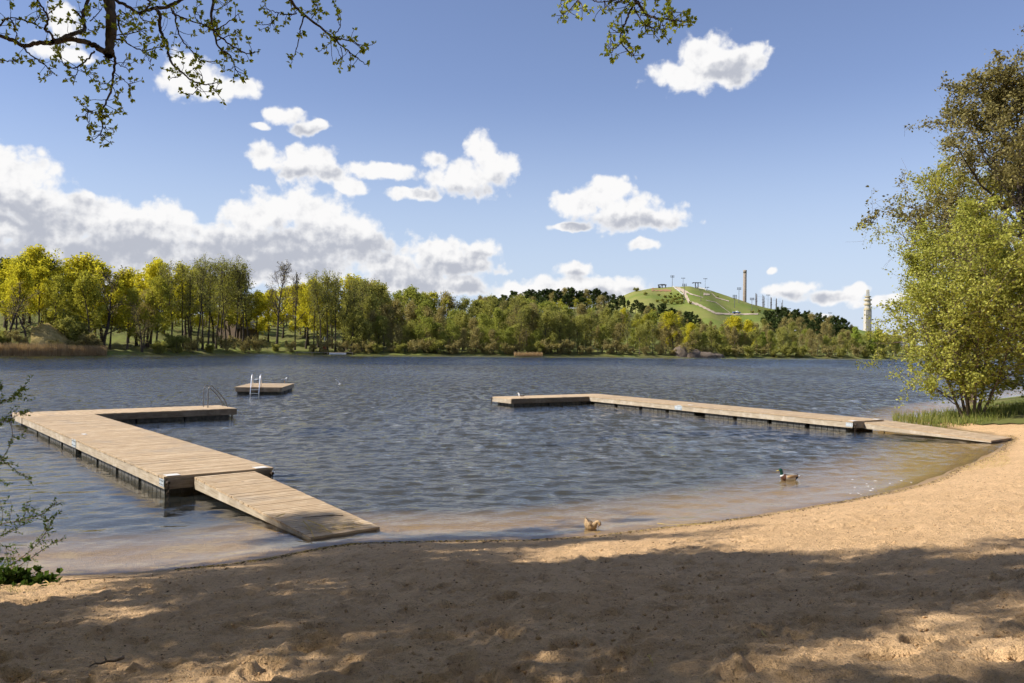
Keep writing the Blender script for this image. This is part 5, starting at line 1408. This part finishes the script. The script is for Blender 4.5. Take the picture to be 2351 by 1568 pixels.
# two more oaks up the bank to the left, beyond the frame; one shades the sand, one is added to block sky light
for (x_, y_, sd_, h_, R_, lb) in ((-16.2, 6.9, 511, 15., 6.4, 'oak on the bank left of the view that shades the beach'), (-7.5, -2.5, 513, 15., 8.0, 'unseen oak added close behind the viewer on the left to block sky light')):
    q = (x_, y_, gz(x_, y_) - .1); L0 = np.array(q)
    lv = skeleton(sd_, h_, .34, .34, R_, 20, (82, 26), 8, 5, (.02, .02, .0), (.06, .14, .22), prof='round', l2=.46, l3=.5, nseg=(10, 8, 5, 3))
    tm, cm = tree_meshes('oak_tree', lv, sd_, M_BARKOAK, M_OAKL, 100., .085, .16, minr=(.05, .02, .010, .006, .005), levels_in_trunk=2, sides=(10, 6, 4, 3, 3), cull=lambda p: not in_frame(p + L0, 110).any(), twigm=M_BARKOAK)
    e = empty('oak_tree', q); link('trunk', tm, e); link('crown', cm, e); tag(e, lb, 'tree', 'oaks over the beach')

# unseen wood on the bank behind the viewer, added to block sky light
for i, (x_, y_, key, h_) in enumerate([(-19, -5, 'olive', 16), (-12, -9, 'maple_olive', 18), (-5, -11, 'olive', 17), (1, -9, 'brownish', 16), (7, -12, 'olive', 18), (14, -7, 'maple_olive', 17), (20, -2, 'olive', 15), (-8, -16, 'green', 18), (4, -17, 'olive', 19), (16, -15, 'green', 18), (26, 4, 'olive', 15), (33, 13, 'green', 14)]):
    nm, h0, (tm, cm) = KIND[key][i % len(KIND[key])]; e = empty(nm, (x_, y_, gz(x_, y_) - .1), i * 1.3); e.scale = (h_ / h0,) * 3
    link('trunk', tm, e); link('crown', cm, e); tag(e, 'unseen leafy tree added behind the viewer to block sky light', 'tree', 'trees added behind the viewer')

# ------------------------------------------------------------------ shrub at the left edge
def N(x, y): return x / 3.085, 871.5 + y / 3.085
TRN = [([(-60, 1420), (-30, 1150), (0, 1030), (160, 1000), (280, 960), (350, 910), (405, 868)], 9, 2.2, 12.3, 11.8), ([(-50, 1420), (-20, 1200), (0, 1110), (110, 1060), (220, 975), (252, 895)], 7, 2, 12.3, 12.6),
 ([(-20, 1420), (0, 1360), (140, 1270), (250, 1180), (330, 1070), (400, 960), (440, 922)], 8, 2, 12.3, 11.9), ([(0, 1415), (20, 1380), (150, 1310), (280, 1220), (370, 1160), (402, 1130)], 8, 2, 12.3, 12.0),
 ([(40, 1420), (60, 1390), (90, 1300), (95, 1262), (60, 1250)], 4, 1.6, 12.2, 12.), ([(-60, 1120), (0, 1160), (40, 1200), (45, 1270), (10, 1330)], 4, 1.8, 12.3, 12.1),
 ([(-90, 1420), (-110, 700), (-60, 300), (0, 170), (60, 140), (130, 90), (190, 40)], 9, 2, 12.2, 11.2), ([(-95, 800), (-60, 400), (0, 310), (80, 280), (160, 230), (202, 215)], 6, 2, 12., 11.4),
 ([(60, 290), (90, 370), (70, 460), (30, 540), (-20, 560)], 4, 3, 11.6, 11.9), ([(-100, 760), (-50, 600), (0, 570), (70, 610), (120, 650), (200, 690), (262, 690)], 5, 2, 12.1, 11.7), ([(-30, 600), (0, 600), (60, 590)], 3, 2, 12., 11.8),
 ([(-60, 740), (0, 720), (40, 740), (78, 748)], 3, 2, 12.1, 11.9), ([(85, 400), (140, 412), (195, 400)], 3, 1.6, 11.7, 11.5), ([(60, 1000), (82, 930), (75, 858)], 3, 1.8, 12.1, 12.), ([(130, 1010), (180, 950), (190, 850)], 3, 1.6, 12.2, 12.), ([(0, 1030), (20, 960), (0, 860)], 4, 2, 12.3, 12.2),
 ([(-80, 500), (-30, 100), (0, 60), (20, 20)], 5, 2, 11.9, 11.5), ([(290, 1110), (330, 1040), (345, 990)], 3, 1.6, 12., 11.9), ([(200, 1220), (240, 1150), (300, 1110)], 3, 1.6, 12.1, 12.)]
r = np.random.default_rng(77); brs = []; TC = []; TD = []
for (pts, r0, r1, y0, y1) in TRN:
    n = len(pts); P_ = np.array([np.array(atd(*N(a, b), y0 + (y1 - y0) * i / (n - 1))) for i, (a, b) in enumerate(pts)])
    m_ = (n - 1) * 4 + 1; t = np.linspace(0, n - 1, m_); i0 = np.minimum(t.astype(int), n - 2); f_ = (t - i0)[:, None]; g0 = np.vstack([P_[:1], P_, P_[-1:]])
    p0, p1, p2, p3 = g0[i0], g0[i0 + 1], g0[i0 + 2], g0[i0 + 3]
    C = .5 * ((2 * p1) + (-p0 + p2) * f_ + (2 * p0 - 5 * p1 + 4 * p2 - p3) * f_ ** 2 + (-p0 + 3 * p1 - 3 * p2 + p3) * f_ ** 3)
    brs.append((C, np.linspace(r0, r1, m_) * .0011, 5))
    for _ in range(int(np.linalg.norm(np.diff(C, axis=0), axis=1).sum() / .05)):
        q = r.random() ** .6; j = int(q * (m_ - 2)); d = unit(C[j + 1] - C[j]); s_ = unit(np.cross(d, r.normal(0, 1, 3)))
        if r.random() < .3:
            tw = grow(r, C[j], d * .8 + s_ * .6, r.uniform(.06, .22), 3, .15, .03); brs.append((tw, np.array([.003, .0026, .0022, .0018]), 3))
            for b_ in tw[1:]: TC.append(b_); TD.append(unit(d + s_))
        elif q > .3: TC.append(C[j]); TD.append(unit(d * .8 + s_ * .7))
pb = at(4, 1338, 0); e = empty('shore_bush', (pb.x - .5, pb.y, 0)); L0 = np.array(e.location); tag(e, 'thin arching bush with small fresh leaves at the left edge by the water', 'bush')
V_, Q_ = tubes(brs); link('stems', np_mesh('stems', V_ - L0, Q_, M_BARKALD, True), e)
V_, Q_ = tufts(r, TC, TD, 3, .045, .2); link('leaves', np_mesh('leaves', V_ - L0, Q_, M_BUSHL), e)
# low herbs beneath it
def herb(xp, yp, n, hh, seed, label):
    r = np.random.default_rng(seed); q = at(xp, yp, .05); z_ = gz(q.x, q.y); q = at(xp, yp, z_); C = []; D = []
    for _ in range(n):
        C.append(np.array([q.x, q.y, z_]) + np.array([r.normal(0, .16), r.normal(0, .12), abs(r.normal(0, hh))])); D.append(unit(np.array([r.normal(0, .6), r.normal(0, .6), .9])))
    V_, Q_ = tufts(r, C, D, 4, .10, .34); L0 = np.array([q.x, q.y, z_]); o = empty('leafy_herb', (q.x, q.y, z_)); link('leaves', np_mesh('leaves', V_ - L0, Q_, M_HERB), o)
    V2, Q2 = tubes([(np.stack([L0 + (c - L0) * np.array([.3, .3, 0]), c]), np.array([.006, .003]), 4) for c in C]); link('stems', np_mesh('stems', V2 - L0, Q2, M_HERB), o); tag(o, label, 'plant', 'low plants under the shore bush')
herb(8, 1348, 60, .14, 1, 'shade-darkened green leafy plant at the left edge under the bush'); herb(45, 1346, 60, .12, 2, 'leafy green plant beside the bush foot'); herb(80, 1350, 36, .07, 3, 'smallest leafy plant right of the bush foot')
r = np.random.default_rng(81); B = []
for _ in range(900):
    xp, yp = r.choice([r.normal(40, 40), r.normal(190, 50)]), r.normal(1375, 14); q = at(xp, yp, .2); z_ = gz(q.x, q.y); q = at(xp, yp, z_); B.append((q.x, q.y, z_ - .01))
B = np.array(B); blades('sparse_grass', B, r.uniform(.03, .10, len(B)), .004, M_GRASS, .4, 'sparse short grass on the sand near the shore bush', 8)

# ------------------------------------------------------------------ straw, sticks, flotsam
def flakes(name, P_, size, m_, label, seed, aspect=.12, flat=.92):
    r = np.random.default_rng(seed); V_, Q_ = leaf_quads(r, P_, size, flat, aspect); o = link(name, np_mesh(name, V_, Q_, m_)); tag(o, label, kind='stuff'); return o


def sand_z(x, y): return zland(sdist(x, y))
# straw on the ramp's lower end
Mr = np.array(ramp_l.matrix_world); r = np.random.default_rng(90); n = 420; Lr = (bl - tl).length
lx = 5.4 - np.abs(r.normal(0, .42, n)); ly = -.12 - r.beta(2, 1.6, n) * 1.2; P_ = (Mr @ np.stack([lx, ly, np.full(n, .012) + r.uniform(0, .03, n), np.ones(n)]))[:3].T
P_ = P_[P_[:, 2] > .03]
flakes('straw', P_, .055, M_STRAW, 'loose yellow straw washed onto the near ramp', 1, .06)
for i, (a, b, lb) in enumerate((((4.55, -.25, .03), (4.30, -.98, .03), 'long dark reed stalk lying across the near ramp'), ((4.55, -1.00, .04), (5.55, -1.05, .05), 'pale reed stalk hanging over the ramp end'), ((4.6, -1.12, .05), (5.65, -1.45, .04), 'yellow reed stalk beside the pale one on the ramp end'), ((3.9, -1.15, .03), (4.05, -1.42, .03), 'short pale straw piece higher up the near ramp'))):
    k_ = MB(); A, Bv = Vector(a), Vector(b); k_.tube([A, (A + Bv) / 2 + Vector((0, .03, .01)), Bv], [.010, .009, .006], 5)
    o = k_.build('reed_stalk', M_STICK if i == 0 else M_STRAW); o.matrix_world = ramp_l.matrix_world.copy(); tag(o, lb, 'reed stalk', 'reed stalks on the ramp')
# wrack line along the beach
r = np.random.default_rng(92); segs = SH[6:27]; P_ = []; PD = []
for _ in range(5200):
    i = r.integers(0, len(segs) - 1); t = r.random(); q = segs[i] + (segs[i + 1] - segs[i]) * t; nrm = np.array([(segs[i + 1] - segs[i])[1], -(segs[i + 1] - segs[i])[0]]); nrm /= np.linalg.norm(nrm) + 1e-9
    w_ = abs(r.normal(0, .16)) + .12 + .10 * math.sin(q[0] * 1.3)
    q = q + nrm * w_; (P_ if r.random() < .45 else PD).append(q)
def lift(A, dz): A = np.array(A); return np.stack([A[:, 0], A[:, 1], sand_z(A[:, 0], A[:, 1]) + dz], 1)
flakes('wrack_straw', lift(P_, .015), .035, M_STRAW, 'thin line of yellow straw washed up along the waterline', 2, .12)
flakes('wrack_debris', lift(PD, .012), .02, M_DEBRIS, 'dark plant scraps washed up along the waterline', 3, .5)
A = []
for _ in range(1100):
    q = at(r.uniform(2180, 2320), r.uniform(1030, 1075), .15); s_ = gz(q.x, q.y)
    if .02 < s_ < .22: A.append((q.x, q.y))
flakes('wrack_straw', lift(A, .02), .05, M_STRAW, 'yellow straw band on the sand at the right end of the beach', 4, .12)
A = np.stack([r.uniform(-7, 16, 4600), r.uniform(6.2, 22, 4600)], 1); s_ = sdist(A[:, 0], A[:, 1]); A = A[s_ > .8]
flakes('beach_litter', lift(A, .02), .016, M_DEBRIS, 'tiny dark twigs and leaf scraps scattered on the sand', 5, .4)
# crumbs and clods of trodden sand
n = 5500; yy = 5.8 * np.exp(r.random(n) * math.log(24 / 5.8)); A = np.stack([yy * r.uniform(-.66, .66, n), yy], 1); s_ = sdist(A[:, 0], A[:, 1]); A = A[s_ > .5]; n = len(A)
C = lift(A, .012); C[:, 2] += .05 * fbm(C[:, 0] + .25 * pnoise(C[:, 0] * 1.3, C[:, 1] * 1.3, 50), C[:, 1] + .25 * pnoise(C[:, 0] * 1.3, C[:, 1] * 1.3, 51), .8, 3, .5, 3)
sz = (.006 + .020 * r.random(n) ** 3)[:, None, None]
ax = np.array([[1, 0, 0], [0, 1, 0], [-1, 0, 0], [0, -1, 0], [0, 0, 1], [0, 0, -1]], float)[None] * r.uniform(.6, 1.3, (n, 6, 1)) + r.normal(0, .15, (n, 6, 3))
V_ = (C[:, None, :] + ax * sz).reshape(-1, 3); fc = np.array([[0, 1, 4], [1, 2, 4], [2, 3, 4], [3, 0, 4], [1, 0, 5], [2, 1, 5], [3, 2, 5], [0, 3, 5]])
Q_ = (np.arange(n)[:, None, None] * 6 + fc[None]).reshape(-1, 3)
tag(link('sand_clods', np_mesh('sand_clods', V_, Q_, M_CLOD)), 'small crumbs and clods of trodden sand', kind='stuff')
def stick(x0, y0, x1, y1, rad, m_, label, seed, name='stick', fork=True):
    rr_ = random.Random(seed); a = at(x0, y0, .8); b_ = at(x1, y1, .8)
    for _ in range(4): a = at(x0, y0, gz(a.x, a.y)); b_ = at(x1, y1, gz(b_.x, b_.y))
    pts = []
    for i in range(7):
        t = i / 6; q = a + (b_ - a) * t; pts.append(Vector((q.x + rr_.uniform(-.01, .01), q.y + rr_.uniform(-.015, .015), gz(q.x, q.y) + rad + .025 + rr_.uniform(0, .015))))
    k_ = MB(); k_.tube(pts, [rad * (1 - .6 * i / 6) for i in range(7)], 6)
    if fork: k_.tube([pts[3], pts[3] + (b_ - a) * .25 + Vector((.02, .06, .03))], [rad * .6, rad * .3], 5)
    tag(k_.build(name, m_, None, True), label, 'stick', 'sticks on the sand')
stick(285, 1526, 205, 1541, .014, M_STICK, 'dark forked stick on the sand near the bottom left corner', 1)
stick(1490, 1518, 1497, 1540, .008, M_STRAW, 'bent pale stalk standing out of the sand at the bottom middle', 2, fork=False)
stick(1510, 1203, 1660, 1206, .007, M_STRAW, 'long pale straw on the sunlit sand near the female duck', 3, fork=False)
stick(1110, 1245, 1128, 1243, .012, M_STICK, 'short dark stick at the waterline right of the ramp', 4, fork=False)
stick(95, 1330, 120, 1345, .010, M_STRAW, 'pale stick at the waterline right of the shore bush', 5, fork=False)
stick(150, 1335, 262, 1326, .008, M_STICK, 'thin dark stick along the waterline at the left', 6, fork=False)
stick(1750, 1460, 1762, 1478, .006, M_STRAW, 'tiny pale twig on the shaded sand', 7, fork=False)

# ------------------------------------------------------------------ birds
FE = {n: simple(n, c, tuple(v * 1.25 for v in c), 40, .6) for n, c in dict(duck_grey=(.50, .47, .43), duck_dark=(.05, .04, .032), duck_black=(.010, .010, .011), duck_white=(.75, .74, .72), duck_chestnut=(.10, .045, .028),
      gull_white=(.74, .74, .74), gull_grey=(.36, .38, .41), gull_black=(.02, .02, .02), bill_yellow=(.55, .42, .02), bill_orange=(.45, .20, .03), duck_buff=(.36, .24, .13)).items()}
mt, k = mat('duck_green'); finish(k, bsdf(k, (.004, .055, .040), .25, spec=.6)); M_DG = mt
mt, k = mat('duck_mottle'); p = objco(k); vo = k.noise(k.vm('MULTIPLY', p, (1, 1.4, 1.4)), 55., 2, .5)
finish(k, bsdf(k, k.mix(k.ss(vo, .42, .58), (.60, .42, .23), (.27, .17, .09)), .7)); M_DM = mt


def spine(sp, n=14, y=0.0):
    """sp: (x, z, half width, half height, direction angle in deg, material)"""
    return [((x, y, z), a, b, (0, 1, 0), (-math.sin(math.radians(t)), 0, math.cos(math.radians(t))), m_) for x, z, a, b, t, m_ in sp]


def bird(name, loc, rz, label, body, mats, parts, cat, sc=1.0, rx=0.0):
    e = empty(name, loc, rz); e.scale = (sc,) * 3; tag(e, label, cat)
    k_ = MB(); k_.loft(spine(body), 16); k_.build('body', mats, e, True)
    for pn, fn, m_ in parts:
        k_ = MB(); fn(k_); k_.build(pn, m_, e, True)
    return e


# drake: 0 grey 1 dark 2 black 3 white 4 chestnut 5 green
def fl(k, n): s_ = math.sin(2 * math.pi * (k + .5) / n); return 1 if s_ > .72 else 0
def rear(k, n): return 2
drake = [(-.275, .105, .010, .006, 0, 3), (-.235, .09, .034, .018, 0, 3), (-.20, .075, .052, .036, 0, 2), (-.155, .06, .075, .055, 0, 2), (-.12, .052, .088, .068, 0, fl), (-.04, .048, .098, .080, 0, fl), (.05, .05, .098, .084, 0, fl), (.11, .056, .088, .082, 8, 4), (.155, .078, .070, .070, 30, 4), (.178, .11, .050, .052, 55, 3), (.186, .125, .040, .043, 72, 5), (.190, .16, .033, .037, 85, 5), (.193, .195, .034, .038, 80, 5), (.205, .225, .038, .042, 50, 5), (.228, .238, .036, .038, 15, 5), (.252, .234, .026, .028, 0, 5), (.266, .230, .012, .014, 0, 5)]
def d_bill(k_): k_.loft([((.258, 0, .228), .013, .012, (0, 1, 0), (0, 0, 1)), ((.285, 0, .220), .013, .007, (0, 1, 0), (0, 0, 1)), ((.318, 0, .214), .015, .004, (0, 1, 0), (0, 0, 1)), ((.326, 0, .213), .008, .003, (0, 1, 0), (0, 0, 1))], 8)
def d_wing(s):
    def f(k_): k_.loft([((.09, s * .085, .085), .012, .028, (0, 1, 0), (0, 0, 1)), ((.0, s * .098, .092), .014, .036, (0, 1, 0), (0, 0, 1)), ((-.1, s * .085, .095), .013, .030, (0, 1, 0), (0, 0, 1)), ((-.2, s * .04, .108), .008, .014, (0, 1, 0), (0, 0, 1))], 10)
    return f
def d_curl(k_): k_.tube([(-.19, 0, .11), (-.205, 0, .135), (-.19, 0, .15), (-.175, 0, .14)], [.012, .010, .007, .003], 6)
p = at(1812, 1101, 0)
bird('drake_mallard', (p.x, p.y, -.008), math.pi + .12, 'green-headed drake duck swimming left on the shallow water', drake, [FE['duck_grey'], FE['duck_dark'], FE['duck_black'], FE['duck_white'], FE['duck_chestnut'], M_DG],
     [('bill', d_bill, FE['bill_yellow']), ('wing', d_wing(1), FE['duck_buff']), ('wing', d_wing(-1), FE['duck_grey']), ('tail_curl', d_curl, FE['duck_black'])], 'duck', 1.12)
# hen: upended, tail raised, head turned down to preen
hen = [(-.085, .235, .006, .005, -75, 0), (-.080, .205, .022, .014, -75, 0), (-.072, .172, .045, .034, -72, 0), (-.056, .13, .078, .062, -64, 0), (-.030, .085, .100, .088, -46, 0), (.010, .056, .108, .092, -16, 0), (.055, .058, .095, .085, 15, 0), (.09, .085, .066, .064, 45, 0), (.108, .118, .045, .045, 60, 0), (.128, .148, .036, .036, 35, 0), (.16, .158, .034, .034, -10, 0), (.185, .140, .037, .035, -65, 0), (.19, .112, .034, .034, -95, 0), (.182, .088, .022, .022, -110, 0), (.178, .078, .010, .010, -110, 0)]
def h_bill(k_): k_.loft([((.184, 0, .086), .014, .012, (0, 1, 0), (1, 0, 0)), ((.170, 0, .058), .014, .007, (0, 1, 0), (1, 0, 0)), ((.156, 0, .034), .012, .004, (0, 1, 0), (1, 0, 0))], 8)
def h_wing(s):
    def f(k_): k_.loft([((.045, s * .085, .085), .012, .034, (0, 1, 0), (.4, 0, .9)), ((.0, s * .096, .115), .012, .040, (0, 1, 0), (.6, 0, .8)), ((-.045, s * .066, .155), .010, .026, (0, 1, 0), (.85, 0, .5)), ((-.068, s * .024, .205), .004, .007, (0, 1, 0), (.95, 0, .3))], 10)
    return f
p = at(1354, 1213, 0)
bird('hen_mallard', (p.x, p.y, -.02), -.25, 'brown mottled female duck preening at the edge of the beach, tail up', hen, [M_DM], [('bill', h_bill, FE['bill_orange']), ('wing', h_wing(1), M_DM), ('wing', h_wing(-1), M_DM)], 'duck', .98)
# gulls: 0 white 1 grey 2 black
def gb(k, n): return 1 if math.sin(2 * math.pi * (k + .5) / n) > .1 else 0
gull = [(-.21, .20, .012, .006, 0, 2), (-.16, .20, .030, .014, 0, 2), (-.11, .19, .048, .034, 5, gb), (-.04, .185, .062, .054, 8, gb), (.04, .195, .062, .058, 18, gb), (.09, .225, .046, .046, 45, 0), (.105, .265, .032, .034, 72, 0), (.115, .30, .030, .032, 60, 0), (.140, .318, .030, .030, 10, 0), (.165, .314, .018, .018, 0, 0), (.172, .312, .008, .008, 0, 0)]
def g_bill(k_): k_.loft([((.168, 0, .311), .007, .007, (0, 1, 0), (0, 0, 1)), ((.205, 0, .303), .004, .005, (0, 1, 0), (0, 0, 1)), ((.212, 0, .298), .002, .002, (0, 1, 0), (0, 0, 1))], 6)
def g_leg(s):
    def f(k_): k_.tube([(.0, s * .025, .15), (-.005, s * .025, .07), (.0, s * .025, .008)], .006, 5); k_.add([(-.01, s * .025, .004), (.045, s * .025 - .022, .004), (.045, s * .025 + .022, .004), (.0, s * .025, .012)], [(0, 1, 2), (0, 3, 1), (1, 3, 2), (2, 3, 0)])
    return f
def g_wing(s):
    def f(k_): k_.loft([((.06, s * .055, .215), .010, .034, (0, 1, 0), (0, 0, 1)), ((-.03, s * .062, .215), .010, .034, (0, 1, 0), (0, 0, 1)), ((-.15, s * .035, .215), .007, .018, (0, 1, 0), (0, 0, 1)), ((-.24, s * .012, .212), .003, .006, (0, 1, 0), (0, 0, 1))], 8)
    return f
GM = [FE['gull_white'], FE['gull_grey'], FE['gull_black']]
GP = [('bill', g_bill, FE['bill_yellow']), ('leg', g_leg(1), FE['bill_orange']), ('leg', g_leg(-1), FE['bill_orange']), ('wing', g_wing(1), FE['gull_grey']), ('wing', g_wing(-1), FE['gull_grey'])]
p = at(653.5, 879, .46); bird('gull', p, .7, 'white and grey gull standing upright on the raft', gull, GM, GP, 'gull', 1.15)
low = [(x, z if i < 6 else z - .05 * (i - 5) * .9, a, b, t, m_) for i, (x, z, a, b, t, m_) in enumerate(gull)]
p = at(591, 878.5, .46); bird('gull', p, .1, 'grey gull crouching behind the raft ladder', [(x, z if i < 5 else .19 - .004 * i, a, b, 0 if i > 4 else t, 1) for i, (x, z, a, b, t, m_) in enumerate(gull)], GM, [('leg', g_leg(1), FE['bill_orange']), ('leg', g_leg(-1), FE['bill_orange'])], 'gull', 1.15)
p = at(1196, 912, ZD); bird('gull', p - Vector((0, 0, .12)), 3.0, 'small white and dark bird resting on the far corner of the right jetty', gull, GM, [('bill', g_bill, FE['bill_yellow']), ('wing', g_wing(1), FE['gull_black']), ('wing', g_wing(-1), FE['gull_grey'])], 'gull', 1.1)


def flyer(loc, rz, up, span, label, pitch=0.0):
    e = empty('flying_gull', loc, rz); e.rotation_euler[1] = pitch; tag(e, label, 'gull')
    k_ = MB(); k_.loft(spine([(-.22, 0, .035, .006, 0, 0), (-.14, 0, .03, .02, 0, 0), (-.04, 0, .055, .048, 0, 0), (.06, 0, .052, .048, 0, 0), (.13, .01, .032, .034, 0, 0), (.18, .015, .026, .028, 0, 0), (.21, .012, .01, .01, 0, 0)]), 12); k_.build('body', FE['gull_white'], e, True)
    k_ = MB(); k_.loft([((.205, 0, .01), .007, .008, (0, 1, 0), (0, 0, 1)), ((.245, 0, .0), .003, .003, (0, 1, 0), (0, 0, 1))], 6); k_.build('bill', FE['bill_yellow'], e)
    for s in (-1, 1):
        k_ = MB(); W_ = []
        for t, ch, sw in ((0, .14, 0), (.3, .15, .03), (.55, .13, .02), (.8, .085, -.05), (1., .015, -.13)):
            a = math.radians(up * (1 - .35 * max(0, t - .4))); W_.append(((sw, s * (.03 + span * t * math.cos(a)), .02 + span * t * math.sin(a)), ch / 2, .008, (1, 0, 0), (0, -s * math.sin(a), math.cos(a)), 2 if t > .7 else 1))
        k_.loft(W_, 10); k_.build('wing', GM, e, True)
p = at(781, 886, 0); flyer((p.x, p.y, .16), 1.25, 52, .62, 'gull with raised wings touching down on the lake right of the raft', -.2)
p = atd(1826, 759, 190.); flyer(p, 2.6, 25, .62, 'white gull flying in front of the far-right trees')
# foam flecks at the right end of the waterline
r = np.random.default_rng(97); k_ = MB()
for _ in range(36):
    q = at(r.uniform(1930, 2190), 0 or r.uniform(1100, 1150), 0); s_ = gz(q.x, q.y)
    xp = CX + F * (q.x) / q.y
    if -.16 < s_ < -.01:
        n = 7; a, b_ = r.uniform(.02, .06), r.uniform(.008, .02); rim = [(q.x + a * math.cos(t) * r.uniform(.7, 1.2), q.y + b_ * math.sin(t) * 2 * r.uniform(.7, 1.2), .014) for t in [2 * math.pi * i / n for i in range(n)]]
        k_.add(rim + [(q.x, q.y, .024)], [(i, (i + 1) % n, n) for i in range(n)])
o = k_.build('foam', M_WHITE, None, True); tag(o, 'white foam flecks floating along the right waterline', kind='stuff')

# ------------------------------------------------------------------ labels: tell alike neighbours apart by their order
ORD = 'leftmost second third fourth fifth sixth seventh eighth ninth tenth eleventh twelfth thirteenth fourteenth fifteenth sixteenth seventeenth eighteenth nineteenth twentieth twenty-first twenty-second twenty-third twenty-fourth twenty-fifth twenty-sixth twenty-seventh twenty-eighth twenty-ninth thirtieth thirty-first thirty-second thirty-third thirty-fourth thirty-fifth thirty-sixth'.split()
by = {}
bpy.context.view_layer.update()
for o in SC.objects:
    if o.parent is None and 'label' in o and 'category' in o: by.setdefault(o['label'], []).append(o)
for lb, os_ in by.items():
    if 1 < len(os_) <= len(ORD):
        os_.sort(key=lambda o: o.location.x / max(o.location.y, .1))
        for i, o in enumerate(os_): o['label'] = (ORD[i] if i == 0 else ORD[i] + ' from the left') + ', ' + lb
